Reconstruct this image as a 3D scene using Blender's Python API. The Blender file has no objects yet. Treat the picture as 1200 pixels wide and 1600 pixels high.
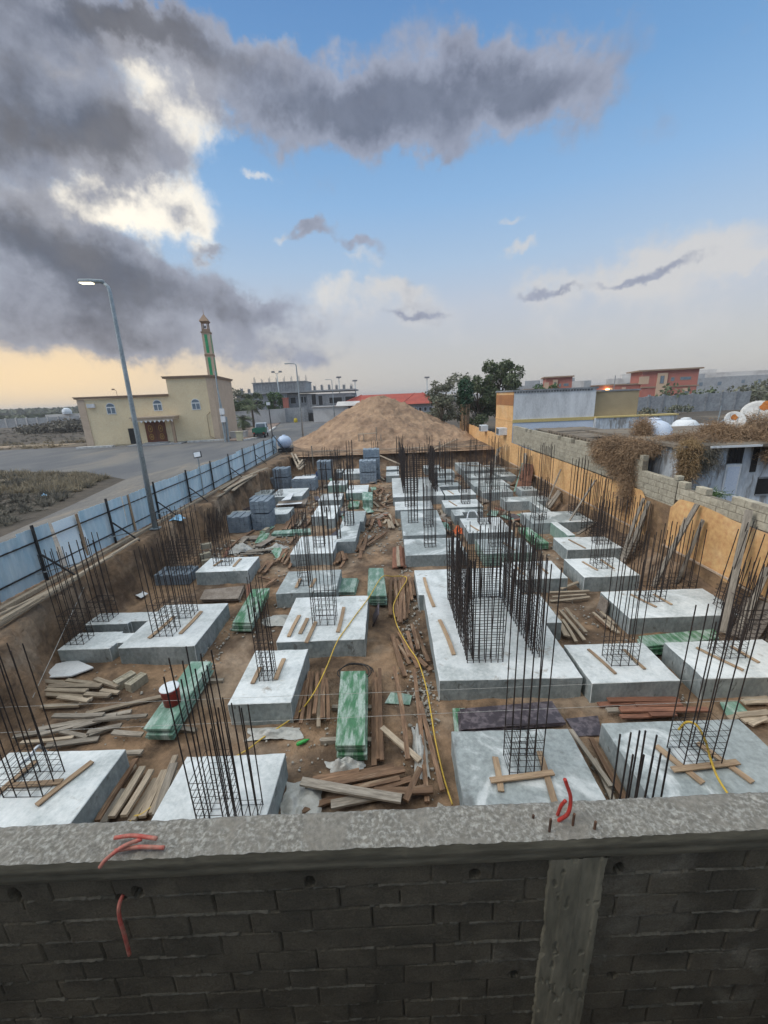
import bpy, math, random
import numpy as np
from mathutils import Vector, Matrix, Euler
random.seed(7)
S = bpy.context.scene
COL = S.collection

# ------------------------------------------------------------------ camera
cam_d = bpy.data.cameras.new('camera'); cam = bpy.data.objects.new('camera', cam_d); COL.objects.link(cam)
cam_d.sensor_fit = 'VERTICAL'; cam_d.sensor_height = 36.0; cam_d.lens = 620.0 / 1600.0 * 36.0
cam_d.clip_start = 0.05; cam_d.clip_end = 9000
CR = Vector((0.9991557806, 0.0078940307, -0.0403163799)); CU = Vector((0.0365373143, 0.2779037709, 0.9599138080)); CF = Vector((-0.0187816631, 0.9605764823, -0.2773807325))
m = Matrix.Identity(4)
for i in range(3):
    m[i][0] = CR[i]; m[i][1] = CU[i]; m[i][2] = -CF[i]
m[2][3] = 6.0
cam.matrix_world = m
S.camera = cam
S.view_settings.view_transform = 'Standard'; S.view_settings.look = 'None'
S.view_settings.gamma = 1.0; S.view_settings.exposure = 0.38

# ------------------------------------------------------------------ sky data: (azimuth, elevation, size, size, weight) of cloud masses
DARK = [(-0.608, 0.524, 0.119, 0.039, 0.6), (-0.397, 0.568, 0.117, 0.026, 0.45), (-0.625, 0.435, 0.183, 0.084, 1.15), (-0.487, 0.444, 0.114, 0.049, 0.7), (-0.491, 0.575, 0.25, 0.031, 0.95), (-0.237, 0.531, 0.145, 0.056, 0.75), (-0.037, 0.517, 0.167, 0.051, 1.0), (0.143, 0.507, 0.188, 0.059, 1.0), (0.335, 0.507, 0.124, 0.037, 0.7), (0.131, 0.45, 0.065, 0.026, 0.35), (-0.65, 0.268, 0.154, 0.057, 1.0), (-0.491, 0.225, 0.169, 0.055, 0.95), (-0.285, 0.193, 0.108, 0.039, 0.8), (-0.645, 0.171, 0.191, 0.048, 0.7), (-0.426, 0.122, 0.296, 0.04, 0.62), (-0.154, 0.093, 0.118, 0.028, 0.35), (-0.161, 0.325, 0.049, 0.016, 0.8), (-0.051, 0.311, 0.064, 0.016, 0.75), (-0.359, 0.304, 0.043, 0.015, 0.6), (0.069, 0.602, 0.061, 0.039, 0.45), (0.52, 0.204, 0.101, 0.01, 0.75), (0.347, 0.2, 0.063, 0.011, 0.7), (0.073, 0.188, 0.072, 0.008, 0.45), (-0.4, 0.346, 0.047, 0.018, 0.35)]
WHITE = [(0.58, 0.204, 0.188, 0.062, 0.6), (0.029, 0.194, 0.362, 0.064, 0.4), (0.476, 0.108, 0.3, 0.06, 0.4), (-0.531, 0.384, 0.152, 0.053, 0.4), (-0.315, 0.545, 0.069, 0.043, 0.35), (-0.61, 0.432, 0.036, 0.031, 0.2), (-0.406, 0.527, 0.065, 0.058, 0.75), (-0.339, 0.484, 0.07, 0.048, 0.6), (-0.598, 0.339, 0.076, 0.027, 0.8), (-0.475, 0.357, 0.12, 0.066, 0.75), (-0.566, 0.529, 0.036, 0.017, 0.6), (-0.485, 0.493, 0.061, 0.03, 0.3), (-0.254, 0.423, 0.046, 0.015, 0.7), (-0.053, 0.288, 0.071, 0.016, 0.6), (-0.216, 0.321, 0.027, 0.015, 0.5), (0.263, 0.336, 0.044, 0.012, 0.75), (0.306, 0.293, 0.041, 0.015, 0.7), (-0.366, 0.339, 0.036, 0.05, 0.5), (0.691, 0.171, 0.039, 0.016, 0.6), (0.143, 0.555, 0.147, 0.028, 0.4), (-0.181, 0.577, 0.073, 0.034, 0.45), (-0.056, 0.234, 0.115, 0.029, 0.4), (0.616, 0.217, 0.187, 0.05, 0.45), (0.407, 0.209, 0.144, 0.034, 0.35), (0.031, 0.243, 0.086, 0.019, 0.4)]
SUN_AZ, SUN_EL = math.radians(-106), math.radians(36)
W = bpy.data.worlds.new('World'); S.world = W; W.use_nodes = True
nt = W.node_tree; nt.nodes.clear()
class NB:
    """small node-graph helper"""
    def __init__(s, nt): s.nt = nt
    def n(s, t, **kw):
        k = s.nt.nodes.new(t)
        for a, b in kw.items(): setattr(k, a, b)
        return k
    def put(s, sock, v):
        if hasattr(v, 'is_output') or isinstance(v, bpy.types.NodeSocket): s.nt.links.new(v, sock)
        elif isinstance(v, (tuple, list)) and sock.type == 'RGBA' and len(v) == 3: sock.default_value = (*v, 1)
        else: sock.default_value = v
    def m(s, op, a, b=None, c=None, clamp=False):
        k = s.n('ShaderNodeMath', operation=op, use_clamp=clamp); s.put(k.inputs[0], a)
        if b is not None: s.put(k.inputs[1], b)
        if c is not None: s.put(k.inputs[2], c)
        return k.outputs[0]
    def mix(s, f, a, b, blend='MIX'):
        k = s.n('ShaderNodeMix', data_type='RGBA', blend_type=blend); s.put(k.inputs[0], f); s.put(k.inputs[6], a); s.put(k.inputs[7], b)
        return k.outputs[2]
    def smooth(s, x, lo, hi):
        k = s.n('ShaderNodeMapRange', interpolation_type='SMOOTHSTEP'); s.put(k.inputs[0], x); k.inputs[1].default_value = lo; k.inputs[2].default_value = hi
        return k.outputs[0]
    def noise(s, vec, scale, detail=6, rough=.55, dist=0.0):
        k = s.n('ShaderNodeTexNoise'); s.put(k.inputs['Vector'], vec); k.inputs['Scale'].default_value = scale; k.inputs['Detail'].default_value = detail
        k.inputs['Roughness'].default_value = rough; k.inputs['Distortion'].default_value = dist
        return k.outputs
    def ramp(s, x, stops):
        k = s.n('ShaderNodeValToRGB'); s.put(k.inputs[0], x); e = k.color_ramp.elements
        while len(e) < len(stops): e.new(.5)
        for q, (p, c) in zip(e, stops): q.position = p; q.color = (*c, 1) if len(c) == 3 else c
        return k.outputs[0]
w = NB(nt)
sky = w.n('ShaderNodeTexSky', sky_type='NISHITA', sun_disc=False); sky.sun_elevation = SUN_EL; sky.sun_rotation = SUN_AZ % (2 * math.pi)
tc = w.n('ShaderNodeTexCoord').outputs['Generated']
nrm = w.n('ShaderNodeVectorMath', operation='NORMALIZE'); w.put(nrm.inputs[0], tc); D = nrm.outputs[0]
wn = w.noise(D, 4.5, 7, .58)[1]; wn2 = w.noise(D, 17.0, 8, .62)[1]
def warp(amt, amt2):
    a = w.n('ShaderNodeVectorMath', operation='MULTIPLY_ADD'); w.put(a.inputs[0], wn); a.inputs[1].default_value = (amt,)*3; a.inputs[2].default_value = (-amt/2 - amt2/2,)*3
    b = w.n('ShaderNodeVectorMath', operation='MULTIPLY_ADD'); w.put(b.inputs[0], wn2); b.inputs[1].default_value = (amt2,)*3; w.put(b.inputs[2], a.outputs[0])
    c = w.n('ShaderNodeVectorMath', operation='ADD'); w.put(c.inputs[0], D); w.put(c.inputs[1], b.outputs[0])
    x = w.n('ShaderNodeSeparateXYZ'); w.put(x.inputs[0], c.outputs[0])
    az = w.m('ARCTAN2', x.outputs[0], x.outputs[1]); el = w.m('ARCSINE', w.m('MINIMUM', w.m('MAXIMUM', x.outputs[2], -.999), .999))
    return az, el
def blobs(lst, az, el):
    tot = None
    for a, e, sa, se, wt in lst:
        u = w.m('MULTIPLY', w.m('SUBTRACT', az, a), 1/sa); v = w.m('MULTIPLY', w.m('SUBTRACT', el, e), 1/se)
        g = w.m('POWER', 2.718, w.m('MULTIPLY', w.m('MULTIPLY_ADD', u, u, w.m('MULTIPLY', v, v)), -1.0))
        tot = w.m('MULTIPLY', g, wt) if tot is None else w.m('MULTIPLY_ADD', g, wt, tot)
    return tot
az, el = warp(.13, .075)
sx = w.n('ShaderNodeSeparateXYZ'); w.put(sx.inputs[0], D)
el0 = w.m('ARCSINE', w.m('MINIMUM', w.m('MAXIMUM', sx.outputs[2], -.999), .999)); az0 = w.m('ARCTAN2', sx.outputs[0], sx.outputs[1])
K = 10.0                                  # colours below are written for background strength 1; the Background runs at 0.1
def k(c): return tuple(K * v for v in c)
ele = w.m('MULTIPLY', el0, 2/math.pi)
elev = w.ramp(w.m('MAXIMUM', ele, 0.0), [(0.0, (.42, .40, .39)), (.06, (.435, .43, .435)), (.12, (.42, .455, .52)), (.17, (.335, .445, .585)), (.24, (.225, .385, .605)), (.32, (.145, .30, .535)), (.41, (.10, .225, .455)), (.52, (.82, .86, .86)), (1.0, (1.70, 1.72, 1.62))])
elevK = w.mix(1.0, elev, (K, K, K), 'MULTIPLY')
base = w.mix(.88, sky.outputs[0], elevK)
# warm light low on the left, where the sun goes down behind cloud
wg = blobs([(-.72, .05, .40, .075, 1.0), (-.62, .125, .20, .05, .35)], az0, el0)
base = w.mix(w.m('MULTIPLY', wg, .92, clamp=True), base, k((.80, .60, .36)))
fine = w.m('SUBTRACT', w.noise(D, 9.0, 10, .62)[0], .5)
vec = w.n('ShaderNodeVectorMath', operation='MULTIPLY'); w.put(vec.inputs[0], D); vec.inputs[1].default_value = (1, 1, 2.2)
mid = w.m('SUBTRACT', w.noise(vec.outputs[0], 3.2, 8, .58)[0], .5)
db = blobs(DARK, az, el)
warm0 = w.smooth(az0, .35, -.45)
wd = w.m('ADD', w.m('MULTIPLY_ADD', w.m('MULTIPLY', db, warm0), .42, blobs(WHITE, az, el)), w.m('MULTIPLY_ADD', fine, 1.7, w.m('MULTIPLY', mid, .5)))
wm = w.smooth(wd, .32, .95)
warmth = w.smooth(az0, .05, -.55)
wcol = w.mix(warmth, k((.50, .50, .505)), k((.90, .83, .70)))
c1 = w.mix(w.m('MULTIPLY', wm, .92), base, wcol)
vf = w.m('SUBTRACT', w.noise(D, 26.0, 8, .65)[0], .5)
dd = w.m('ADD', db, w.m('ADD', w.m('MULTIPLY', vf, .38), w.m('MULTIPLY_ADD', fine, 1.25, w.m('MULTIPLY', mid, 1.0))))
dm = w.smooth(dd, .18, .66)
deep = w.smooth(dd, .55, 1.35)
dcol = w.mix(deep, w.mix(warmth, k((.26, .285, .36)), k((.25,.265,.315))), w.mix(warmth, k((.138, .155, .205)), k((.086, .095, .124))))
tex = w.ramp(w.noise(D, 11.0, 9, .62, .4)[0], [(.30, (.80,.80,.82)), (.70, (1.22,1.22,1.20))])
dcol = w.mix(1.0, dcol, tex, 'MULTIPLY')
c2 = w.mix(w.m('MULTIPLY', dm, .94), c1, dcol)
# below the horizon: dusty ground colour
c3 = w.mix(w.smooth(el0, -.002, -.03), c2, k((.2, .17, .14)))
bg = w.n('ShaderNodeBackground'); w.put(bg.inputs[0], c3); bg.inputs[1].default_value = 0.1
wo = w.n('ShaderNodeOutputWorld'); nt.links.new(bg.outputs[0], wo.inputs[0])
W.cycles.sampling_method = 'MANUAL'; W.cycles.sample_map_resolution = 512

# ------------------------------------------------------------------ sun (soft, behind cloud)
sl = bpy.data.lights.new('sun', 'SUN'); sl.energy = 1.3; sl.angle = math.radians(28); sl.color = (1, .95, .88)
so = bpy.data.objects.new('sun', sl); COL.objects.link(so)
sd = Vector((math.sin(SUN_AZ) * math.cos(SUN_EL), math.cos(SUN_AZ) * math.cos(SUN_EL), math.sin(SUN_EL)))
so.rotation_euler = sd.to_track_quat('Z', 'Y').to_euler(); so.location = (-20, 10, 40)

# ------------------------------------------------------------------ noise on arrays
def _h(i, j, s):
    n = np.sin(i * 127.1 + j * 311.7 + s * 74.7) * 43758.5453
    return n - np.floor(n)
def vn(x, y, s=0):
    x = np.asarray(x, float); y = np.asarray(y, float)
    i = np.floor(x); j = np.floor(y); u = x - i; v = y - j; u = u*u*(3-2*u); v = v*v*(3-2*v)
    return (_h(i, j, s)*(1-u) + _h(i+1, j, s)*u)*(1-v) + (_h(i, j+1, s)*(1-u) + _h(i+1, j+1, s)*u)*v
def fbm(x, y, o=4, s=0):
    t = 0; a = .5; f = 1; tot = 0
    for q in range(o):
        t = t + a*vn(np.asarray(x)*f + q*17.3, np.asarray(y)*f + q*9.1, s+q); tot += a; a *= .5; f *= 2.03
    return t/tot
def sstep(x, a, b):
    t = np.clip((x-a)/(b-a), 0, 1); return t*t*(3-2*t)

# ------------------------------------------------------------------ mesh builder
class MB:
    def __init__(s): s.v = []; s.f = []; s.mi = []
    def add(s, vs, fs, m=0):
        o = len(s.v); s.v += [tuple(p) for p in vs]; s.f += [tuple(i+o for i in f) for f in fs]; s.mi += [m]*len(fs); return s
    def hexa(s, p, m=0): return s.add(p, [(3,2,1,0), (4,5,6,7), (0,1,5,4), (1,2,6,5), (2,3,7,6), (3,0,4,7)], m)
    def box(s, x0, y0, z0, x1, y1, z1, m=0):
        return s.hexa([(x0,y0,z0),(x1,y0,z0),(x1,y1,z0),(x0,y1,z0),(x0,y0,z1),(x1,y0,z1),(x1,y1,z1),(x0,y1,z1)], m)
    def prism(s, poly, z0, z1, m=0):
        n = len(poly)
        a = sum(poly[i][0]*poly[(i+1)%n][1]-poly[(i+1)%n][0]*poly[i][1] for i in range(n))
        if a < 0: poly = poly[::-1]
        vs = [(x,y,z0) for x,y in poly]+[(x,y,z1) for x,y in poly]
        return s.add(vs, [tuple(range(n-1,-1,-1)), tuple(range(n,2*n))]+[(i,(i+1)%n,n+(i+1)%n,n+i) for i in range(n)], m)
    def bar(s, p, q, wd, th, up=(0,0,1), m=0, wd2=None):
        p = Vector(p); q = Vector(q); d = (q-p).normalized(); up = Vector(up)
        if abs(d.dot(up)) > .98: up = Vector((1,0,0))
        a = d.cross(up).normalized(); b = a.cross(d).normalized(); w2 = wd2 or wd
        c = [p-a*wd/2-b*th/2, p+a*wd/2-b*th/2, q+a*w2/2-b*th/2, q-a*w2/2-b*th/2]
        return s.hexa(c+[x+b*th for x in c], m)
    def tube(s, pts, r, n=6, m=0, cap=True):
        pts = [Vector(p) for p in pts]; rings = []; prev = None
        rs = r if isinstance(r, (list, tuple)) else [r]*len(pts)
        for i, p in enumerate(pts):
            d = (pts[min(i+1, len(pts)-1)]-pts[max(i-1, 0)]).normalized()
            if prev is None:
                u = Vector((0,0,1)) if abs(d.z) < .9 else Vector((1,0,0)); a = d.cross(u).normalized()
            else: a = (prev-d*prev.dot(d)).normalized()
            prev = a; b = d.cross(a)
            rings.append([p+(a*math.cos(2*math.pi*k/n)+b*math.sin(2*math.pi*k/n))*rs[i] for k in range(n)])
        vs = [q for r_ in rings for q in r_]; fs = []
        for i in range(len(pts)-1):
            for k_ in range(n): fs.append((i*n+k_, i*n+(k_+1)%n, (i+1)*n+(k_+1)%n, (i+1)*n+k_))
        if cap: fs += [tuple(range(n-1,-1,-1)), tuple(range((len(pts)-1)*n, len(pts)*n))]
        return s.add(vs, fs, m)
    def lathe(s, prof, n=20, c=(0,0,0), m=0, cap=True):
        vs = []; fs = []
        for r, z in prof:
            for k_ in range(n):
                a = 2*math.pi*k_/n; vs.append((c[0]+r*math.cos(a), c[1]+r*math.sin(a), c[2]+z))
        for i in range(len(prof)-1):
            for k_ in range(n): fs.append((i*n+k_, i*n+(k_+1)%n, (i+1)*n+(k_+1)%n, (i+1)*n+k_))
        if cap: fs += [tuple(range(n-1,-1,-1)), tuple(range((len(prof)-1)*n, len(prof)*n))]
        return s.add(vs, fs, m)
    def mesh(s, name, mats, smooth=False):
        me = bpy.data.meshes.new(name); me.from_pydata(s.v, [], s.f)
        for q in (mats if isinstance(mats, (list, tuple)) else [mats]): me.materials.append(q)
        if any(s.mi): me.polygons.foreach_set('material_index', s.mi)
        if smooth: me.polygons.foreach_set('use_smooth', [True]*len(me.polygons))
        me.update(); return me
    def build(s, name, mats, parent=None, smooth=False, bevel=0, loc=None, rot=None):
        o = bpy.data.objects.new(name, s.mesh(name, mats, smooth)); COL.objects.link(o)
        if parent is not None: o.parent = parent
        if loc is not None: o.location = loc
        if rot is not None: o.rotation_euler = rot
        if bevel:
            b = o.modifiers.new('bevel', 'BEVEL'); b.width = bevel; b.segments = 1; b.limit_method = 'ANGLE'
        return o
def grid_mesh(name, X, Y, Z, mats, smooth=True):
    """X,Y,Z 2-D arrays of points -> one sheet"""
    r, c = X.shape; me = bpy.data.meshes.new(name)
    v = np.stack([X, Y, Z], -1).reshape(-1, 3).astype(np.float32)
    i = np.arange(r*c).reshape(r, c); q = np.stack([i[:-1,:-1], i[:-1,1:], i[1:,1:], i[1:,:-1]], -1).reshape(-1, 4)
    me.vertices.add(len(v)); me.vertices.foreach_set('co', v.ravel()); me.loops.add(q.size); me.loops.foreach_set('vertex_index', q.ravel().astype(np.int32))
    me.polygons.add(len(q)); me.polygons.foreach_set('loop_start', (np.arange(len(q))*4).astype(np.int32)); me.polygons.foreach_set('use_smooth', np.full(len(q), smooth))
    for x in (mats if isinstance(mats, (list, tuple)) else [mats]): me.materials.append(x)
    me.update(calc_edges=True); me.validate(); return me
def quads_mesh(name, v, mats):
    """v: (n,4,3) loose quads (leaves, twigs)"""
    me = bpy.data.meshes.new(name); n = len(v)
    me.vertices.add(n*4); me.vertices.foreach_set('co', v.reshape(-1).astype(np.float32)); me.loops.add(n*4); me.loops.foreach_set('vertex_index', np.arange(n*4, dtype=np.int32))
    me.polygons.add(n); me.polygons.foreach_set('loop_start', (np.arange(n)*4).astype(np.int32))
    for x in (mats if isinstance(mats, (list, tuple)) else [mats]): me.materials.append(x)
    me.update(calc_edges=True); return me
def link(name, me, parent=None):
    o = bpy.data.objects.new(name, me); COL.objects.link(o)
    if parent is not None: o.parent = parent
    return o
LABELS = {}
def tag(o, label, cat, group=None, kind=None):
    o['label'] = label; o['category'] = cat
    if group: o['group'] = group
    if kind: o['kind'] = kind
    return o
def thing(name, label, cat, loc=(0,0,0), rz=0, group=None):
    o = bpy.data.objects.new(name, None); COL.objects.link(o); o.location = loc; o.rotation_euler = (0,0,rz); o.empty_display_size = .2
    return tag(o, label, cat, group)
def struct(o): o['kind'] = 'structure'; return o

# ------------------------------------------------------------------ materials
def mat(name, c1, c2=None, scale=3.0, lo=.35, hi=.65, detail=7, rough=.85, bump=.25, bscale=40.0, bdist=.01, coord='World', stretch=(1,1,1), metallic=0.0, objvar=0.0, spec=.35, dist=.3, c3=None, s3=.8, lo3=.55, hi3=.7, emit=None):
    M = bpy.data.materials.new(name); M.use_nodes = True; b = NB(M.node_tree); N = M.node_tree.nodes; P = N['Principled BSDF']
    if coord == 'World': cv = b.n('ShaderNodeNewGeometry').outputs['Position']
    else: cv = b.n('ShaderNodeTexCoord').outputs['Object']
    mp = b.n('ShaderNodeMapping'); b.put(mp.inputs[0], cv); mp.inputs['Scale'].default_value = stretch; v = mp.outputs[0]
    if objvar:
        oi = b.n('ShaderNodeObjectInfo').outputs['Random']
        if coord != 'World':
            ad = b.n('ShaderNodeVectorMath', operation='ADD'); b.put(ad.inputs[0], v)
            sc = b.m('MULTIPLY', oi, 37.0); cx = b.n('ShaderNodeCombineXYZ'); b.put(cx.inputs[0], sc); b.put(cx.inputs[1], sc); b.put(ad.inputs[1], cx.outputs[0]); v = ad.outputs[0]
    col = c1
    if c2 is not None:
        f = b.smooth(b.noise(v, scale, detail, .6, dist)[0], lo, hi); col = b.mix(f, c1, c2)
    if c3 is not None:
        f3 = b.smooth(b.noise(v, s3, 6, .6, .5)[0], lo3, hi3); col = b.mix(f3, col, c3)
    fg = b.noise(v, bscale*.5, 4, .6)[0]
    col = b.mix(.45, col, b.ramp(fg, [(.3, (.25,.25,.25)), (.7, (.75,.75,.75))]), 'OVERLAY')
    if objvar:
        g = b.m('MULTIPLY_ADD', oi, objvar, 1-objvar/2); cc = b.n('ShaderNodeCombineColor'); [b.put(cc.inputs[i], g) for i in range(3)]
        col = b.mix(1.0, col, cc.outputs[0], 'MULTIPLY')
    b.put(P.inputs['Base Color'], col)
    P.inputs['Roughness'].default_value = rough; P.inputs['Metallic'].default_value = metallic; P.inputs['Specular IOR Level'].default_value = spec
    if bump:
        bn = b.n('ShaderNodeBump'); bn.inputs['Strength'].default_value = bump; bn.inputs['Distance'].default_value = bdist
        b.put(bn.inputs['Height'], b.noise(v, bscale, 6, .65)[0]); b.put(P.inputs['Normal'], bn.outputs[0])
    if emit: P.inputs['Emission Color'].default_value = (*emit[0], 1); P.inputs['Emission Strength'].default_value = emit[1]
    return M
EARTH = mat('earth', (.28,.185,.115), (.115,.078,.053), scale=.7, lo=.40, hi=.58, rough=.95, bump=1.0, bscale=11, bdist=.05, c3=(.31,.235,.17), s3=.45, lo3=.5, hi3=.66)
MOUND = mat('mound_earth', (.38,.255,.165), (.25,.165,.11), scale=.5, rough=.95, bump=1, bscale=4, bdist=.12, c3=(.33,.225,.15), s3=1.1, lo3=.5, hi3=.72)
FIELD = mat('field_soil', (.115,.092,.07), (.075,.064,.052), scale=.18, rough=.95, bump=.6, bscale=5, bdist=.08, c3=(.18,.15,.11), s3=.12, lo3=.55, hi3=.68)
ASPH = mat('asphalt', (.115,.118,.126), (.16,.158,.156), scale=.35, rough=.9, bump=.3, bscale=60, c3=(.21,.19,.165), s3=.16, lo3=.52, hi3=.68, stretch=(1,.4,1))
DUSTROAD = mat('dusty_road', (.20,.185,.165), (.145,.14,.135), scale=.5, rough=.95, bump=.3, bscale=30, c3=(.25,.215,.175), s3=.7, lo3=.52, hi3=.68, stretch=(1.6,.35,1))
SAND = mat('sand_track', (.36,.28,.19), (.28,.21,.15), scale=.6, rough=.95)
KERB = mat('kerb', (.62,.62,.6), (.45,.44,.42), scale=3)
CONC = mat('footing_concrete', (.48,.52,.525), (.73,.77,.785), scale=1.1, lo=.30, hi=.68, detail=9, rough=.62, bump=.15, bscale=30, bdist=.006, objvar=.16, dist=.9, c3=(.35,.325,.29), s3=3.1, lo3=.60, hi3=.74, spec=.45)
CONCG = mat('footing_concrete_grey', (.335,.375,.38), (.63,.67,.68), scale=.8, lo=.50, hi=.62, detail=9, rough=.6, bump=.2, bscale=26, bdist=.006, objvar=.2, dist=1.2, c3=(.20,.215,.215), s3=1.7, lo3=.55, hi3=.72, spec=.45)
CSIDE = mat('shaded_cast_side', (.235,.275,.28), (.35,.385,.39), scale=1.7, lo=.35, hi=.66, detail=9, rough=.8, bump=.5, bscale=26, bdist=.012, objvar=.15, c3=(.16,.17,.165), s3=6.0, lo3=.60, hi3=.70, stretch=(1,1,.6))  # darker than the tops: mostly shade put into the colour, partly less laitance
CSIDEG = mat('green_stained_side', (.20,.31,.26), (.30,.38,.345), scale=1.5, rough=.7, bump=.25, bscale=22, bdist=.008, stretch=(1,1,.5))
REBAR = mat('rebar_steel', (.036,.033,.035), (.062,.046,.040), scale=6, rough=.7, bump=0, metallic=.3, spec=.3)
RUSTY = mat('rusty_rebar', (.09,.05,.035), (.15,.08,.05), scale=5, rough=.8, bump=0)
WOODP = mat('pale_plank', (.42,.35,.265), (.30,.245,.185), scale=2.5, coord='Object', stretch=(1,9,9), rough=.85, bump=.35, bscale=14, bdist=.006, objvar=.5)
WOODG = mat('grey_plank', (.32,.285,.24), (.20,.175,.145), scale=2.5, coord='Object', stretch=(1,9,9), rough=.9, bump=.35, bscale=14, bdist=.006, objvar=.5)
WOODB = mat('brown_plank', (.235,.145,.09), (.14,.085,.055), scale=2.5, coord='Object', stretch=(1,9,9), rough=.85, bump=.35, bscale=14, bdist=.006, objvar=.55, c3=(.36,.27,.19), s3=1.2, lo3=.55, hi3=.7)
WOODR = mat('red_plank', (.26,.125,.08), (.17,.08,.055), scale=2.5, coord='Object', stretch=(1,9,9), rough=.85, bump=.35, bscale=14, bdist=.006, objvar=.4)
BOARD = mat('short_board', (.40,.29,.19), (.30,.21,.14), scale=2.5, coord='Object', stretch=(1,9,9), rough=.85, bump=.3, bscale=14, bdist=.006, objvar=.4)
GREEN = mat('green_form_panel', (.055,.18,.085), (.36,.45,.40), scale=2.0, lo=.40, hi=.62, detail=10, rough=.4, bump=.2, bscale=30, bdist=.004, dist=.15, objvar=.25, spec=.5, stretch=(4.5,1.1,1), c3=(.10,.22,.13), s3=4, lo3=.55, hi3=.7)
GREENP = mat('pale_green_form_panel', (.13,.24,.185), (.40,.49,.45), scale=1.8, lo=.42, hi=.70, detail=10, rough=.55, bump=.2, bscale=30, bdist=.004, dist=.15, objvar=.25, stretch=(3.4,1.1,1))
PURPLE = mat('dark_plywood', (.045,.036,.044), (.12,.10,.112), scale=7, lo=.45, hi=.6, rough=.3, bump=.3, bscale=18, bdist=.004, objvar=.3, spec=.5)
BROWNP = mat('weathered_panel', (.20,.165,.135), (.29,.25,.215), scale=3, rough=.85, bump=.3, objvar=.4)
WHITEP = mat('white_board', (.74,.77,.80), (.60,.63,.66), scale=2.5, lo=.45, hi=.75, rough=.5, bump=.05)
BLUEB = mat('blue_grey_block', (.26,.315,.37), (.19,.235,.285), scale=3, rough=.9, bump=.5, bscale=30, objvar=.35)
FENCE = mat('blue_sheet_metal', (.58,.735,.83), (.48,.635,.74), scale=1.2, rough=.45, bump=.08, bscale=6, objvar=.28, metallic=.0, stretch=(1,1,.35), spec=.5)
FENCE2 = mat('pale_blue_sheet', (.76,.87,.94), (.71,.83,.92), scale=2, rough=.4, bump=.05)
BLACKM = mat('black_steel', (.02,.02,.022), (.035,.035,.035), rough=.5, bump=0)
GALV = mat('galvanised_steel', (.36,.41,.44), (.29,.335,.36), scale=2, rough=.45, bump=0, metallic=.45)
ORANGE = mat('orange_render', (.72,.435,.20), (.61,.355,.155), scale=.9, lo=.38, hi=.66, rough=.92, bump=.35, bscale=14, bdist=.012, c3=(.68,.45,.24), s3=.5, lo3=.52, hi3=.7)
ORANGED = mat('dark_orange_render', (.40,.185,.075), (.33,.15,.065), scale=1.2, rough=.92, bump=.3)
STONE = mat('exposed_footing_stone', (.30,.195,.11), (.20,.13,.08), scale=1.6, rough=.95, bump=.9, bscale=7, bdist=.06)
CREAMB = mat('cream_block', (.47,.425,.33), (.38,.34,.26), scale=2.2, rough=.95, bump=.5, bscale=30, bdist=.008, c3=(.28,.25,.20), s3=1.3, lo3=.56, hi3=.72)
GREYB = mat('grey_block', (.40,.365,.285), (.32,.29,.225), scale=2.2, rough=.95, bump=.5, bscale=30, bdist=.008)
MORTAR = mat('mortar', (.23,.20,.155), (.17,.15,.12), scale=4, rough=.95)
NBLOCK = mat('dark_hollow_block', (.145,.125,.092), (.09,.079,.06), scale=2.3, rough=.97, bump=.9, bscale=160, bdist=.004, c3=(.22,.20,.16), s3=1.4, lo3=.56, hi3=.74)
NCOL = mat('cast_column', (.28,.255,.19), (.19,.175,.13), scale=1.6, rough=.9, bump=.4, bscale=18, bdist=.006, stretch=(2.5,2.5,.5))
NCAP = mat('cap_beam_top', (.235,.22,.19), (.46,.445,.405), scale=38, lo=.41, hi=.68, detail=10, rough=.9, bump=.9, bscale=60, bdist=.012, dist=.25, c3=(.28,.26,.225), s3=3.2, lo3=.48, hi3=.62)
NFACE = mat('cap_beam_face', (.25,.225,.165), (.165,.15,.11), scale=2.2, rough=.9, bump=.3, bscale=20, bdist=.006, stretch=(.6,1,3))
REDPIPE = mat('red_conduit', (.60,.045,.03), (.50,.06,.045), scale=9, rough=.35, bump=.1, bscale=30, spec=.5)
PINKPIPE = mat('faded_red_conduit', (.50,.10,.08), (.52,.25,.19), scale=9, rough=.5, bump=.1)
YELLOW = mat('yellow_hose', (.62,.42,.06), (.52,.36,.08), scale=5, rough=.5, bump=0)
REDB = mat('red_bucket_plastic', (.48,.035,.03), (.40,.04,.035), scale=4, rough=.4, bump=0)
WHITEPL = mat('white_plastic', (.72,.76,.80), (.6,.64,.68), scale=2, rough=.4, bump=0)
FILM = mat('dusty_plastic_film', (.50,.51,.49), (.36,.36,.34), scale=6, rough=.35, bump=.4, bscale=12, bdist=.02)
ROPE = mat('white_string', (.45,.45,.43), rough=.9, bump=0)
CREAM = mat('cream_cladding', (.77,.645,.43), (.72,.60,.40), scale=.6, rough=.8, bump=.1, bscale=20)
PINKB = mat('beige_trim', (.55,.43,.325), (.49,.38,.285), scale=1, rough=.8, bump=.1)
BROWNT = mat('brown_trim', (.33,.23,.16), (.28,.20,.14), scale=2, rough=.8, bump=.1)
DOORW = mat('carved_door_wood', (.17,.055,.028), (.12,.04,.02), scale=4, rough=.5, bump=.3, stretch=(4,1,1))
GOLD = mat('gold_ornament', (.52,.33,.08), (.42,.26,.06), scale=6, rough=.5, bump=0)
DARK_ = mat('dark_opening', (.012,.012,.014), (.02,.02,.022), rough=.4, bump=0)
GLASS = mat('tinted_glass', (.10,.15,.20), (.16,.21,.26), scale=2, rough=.12, bump=0, spec=.7)
WHITEF = mat('white_frame', (.70,.72,.73), rough=.6, bump=0)
MGREEN = mat('minaret_green', (.045,.36,.16), (.035,.28,.125), scale=3, rough=.5, bump=0)
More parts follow.
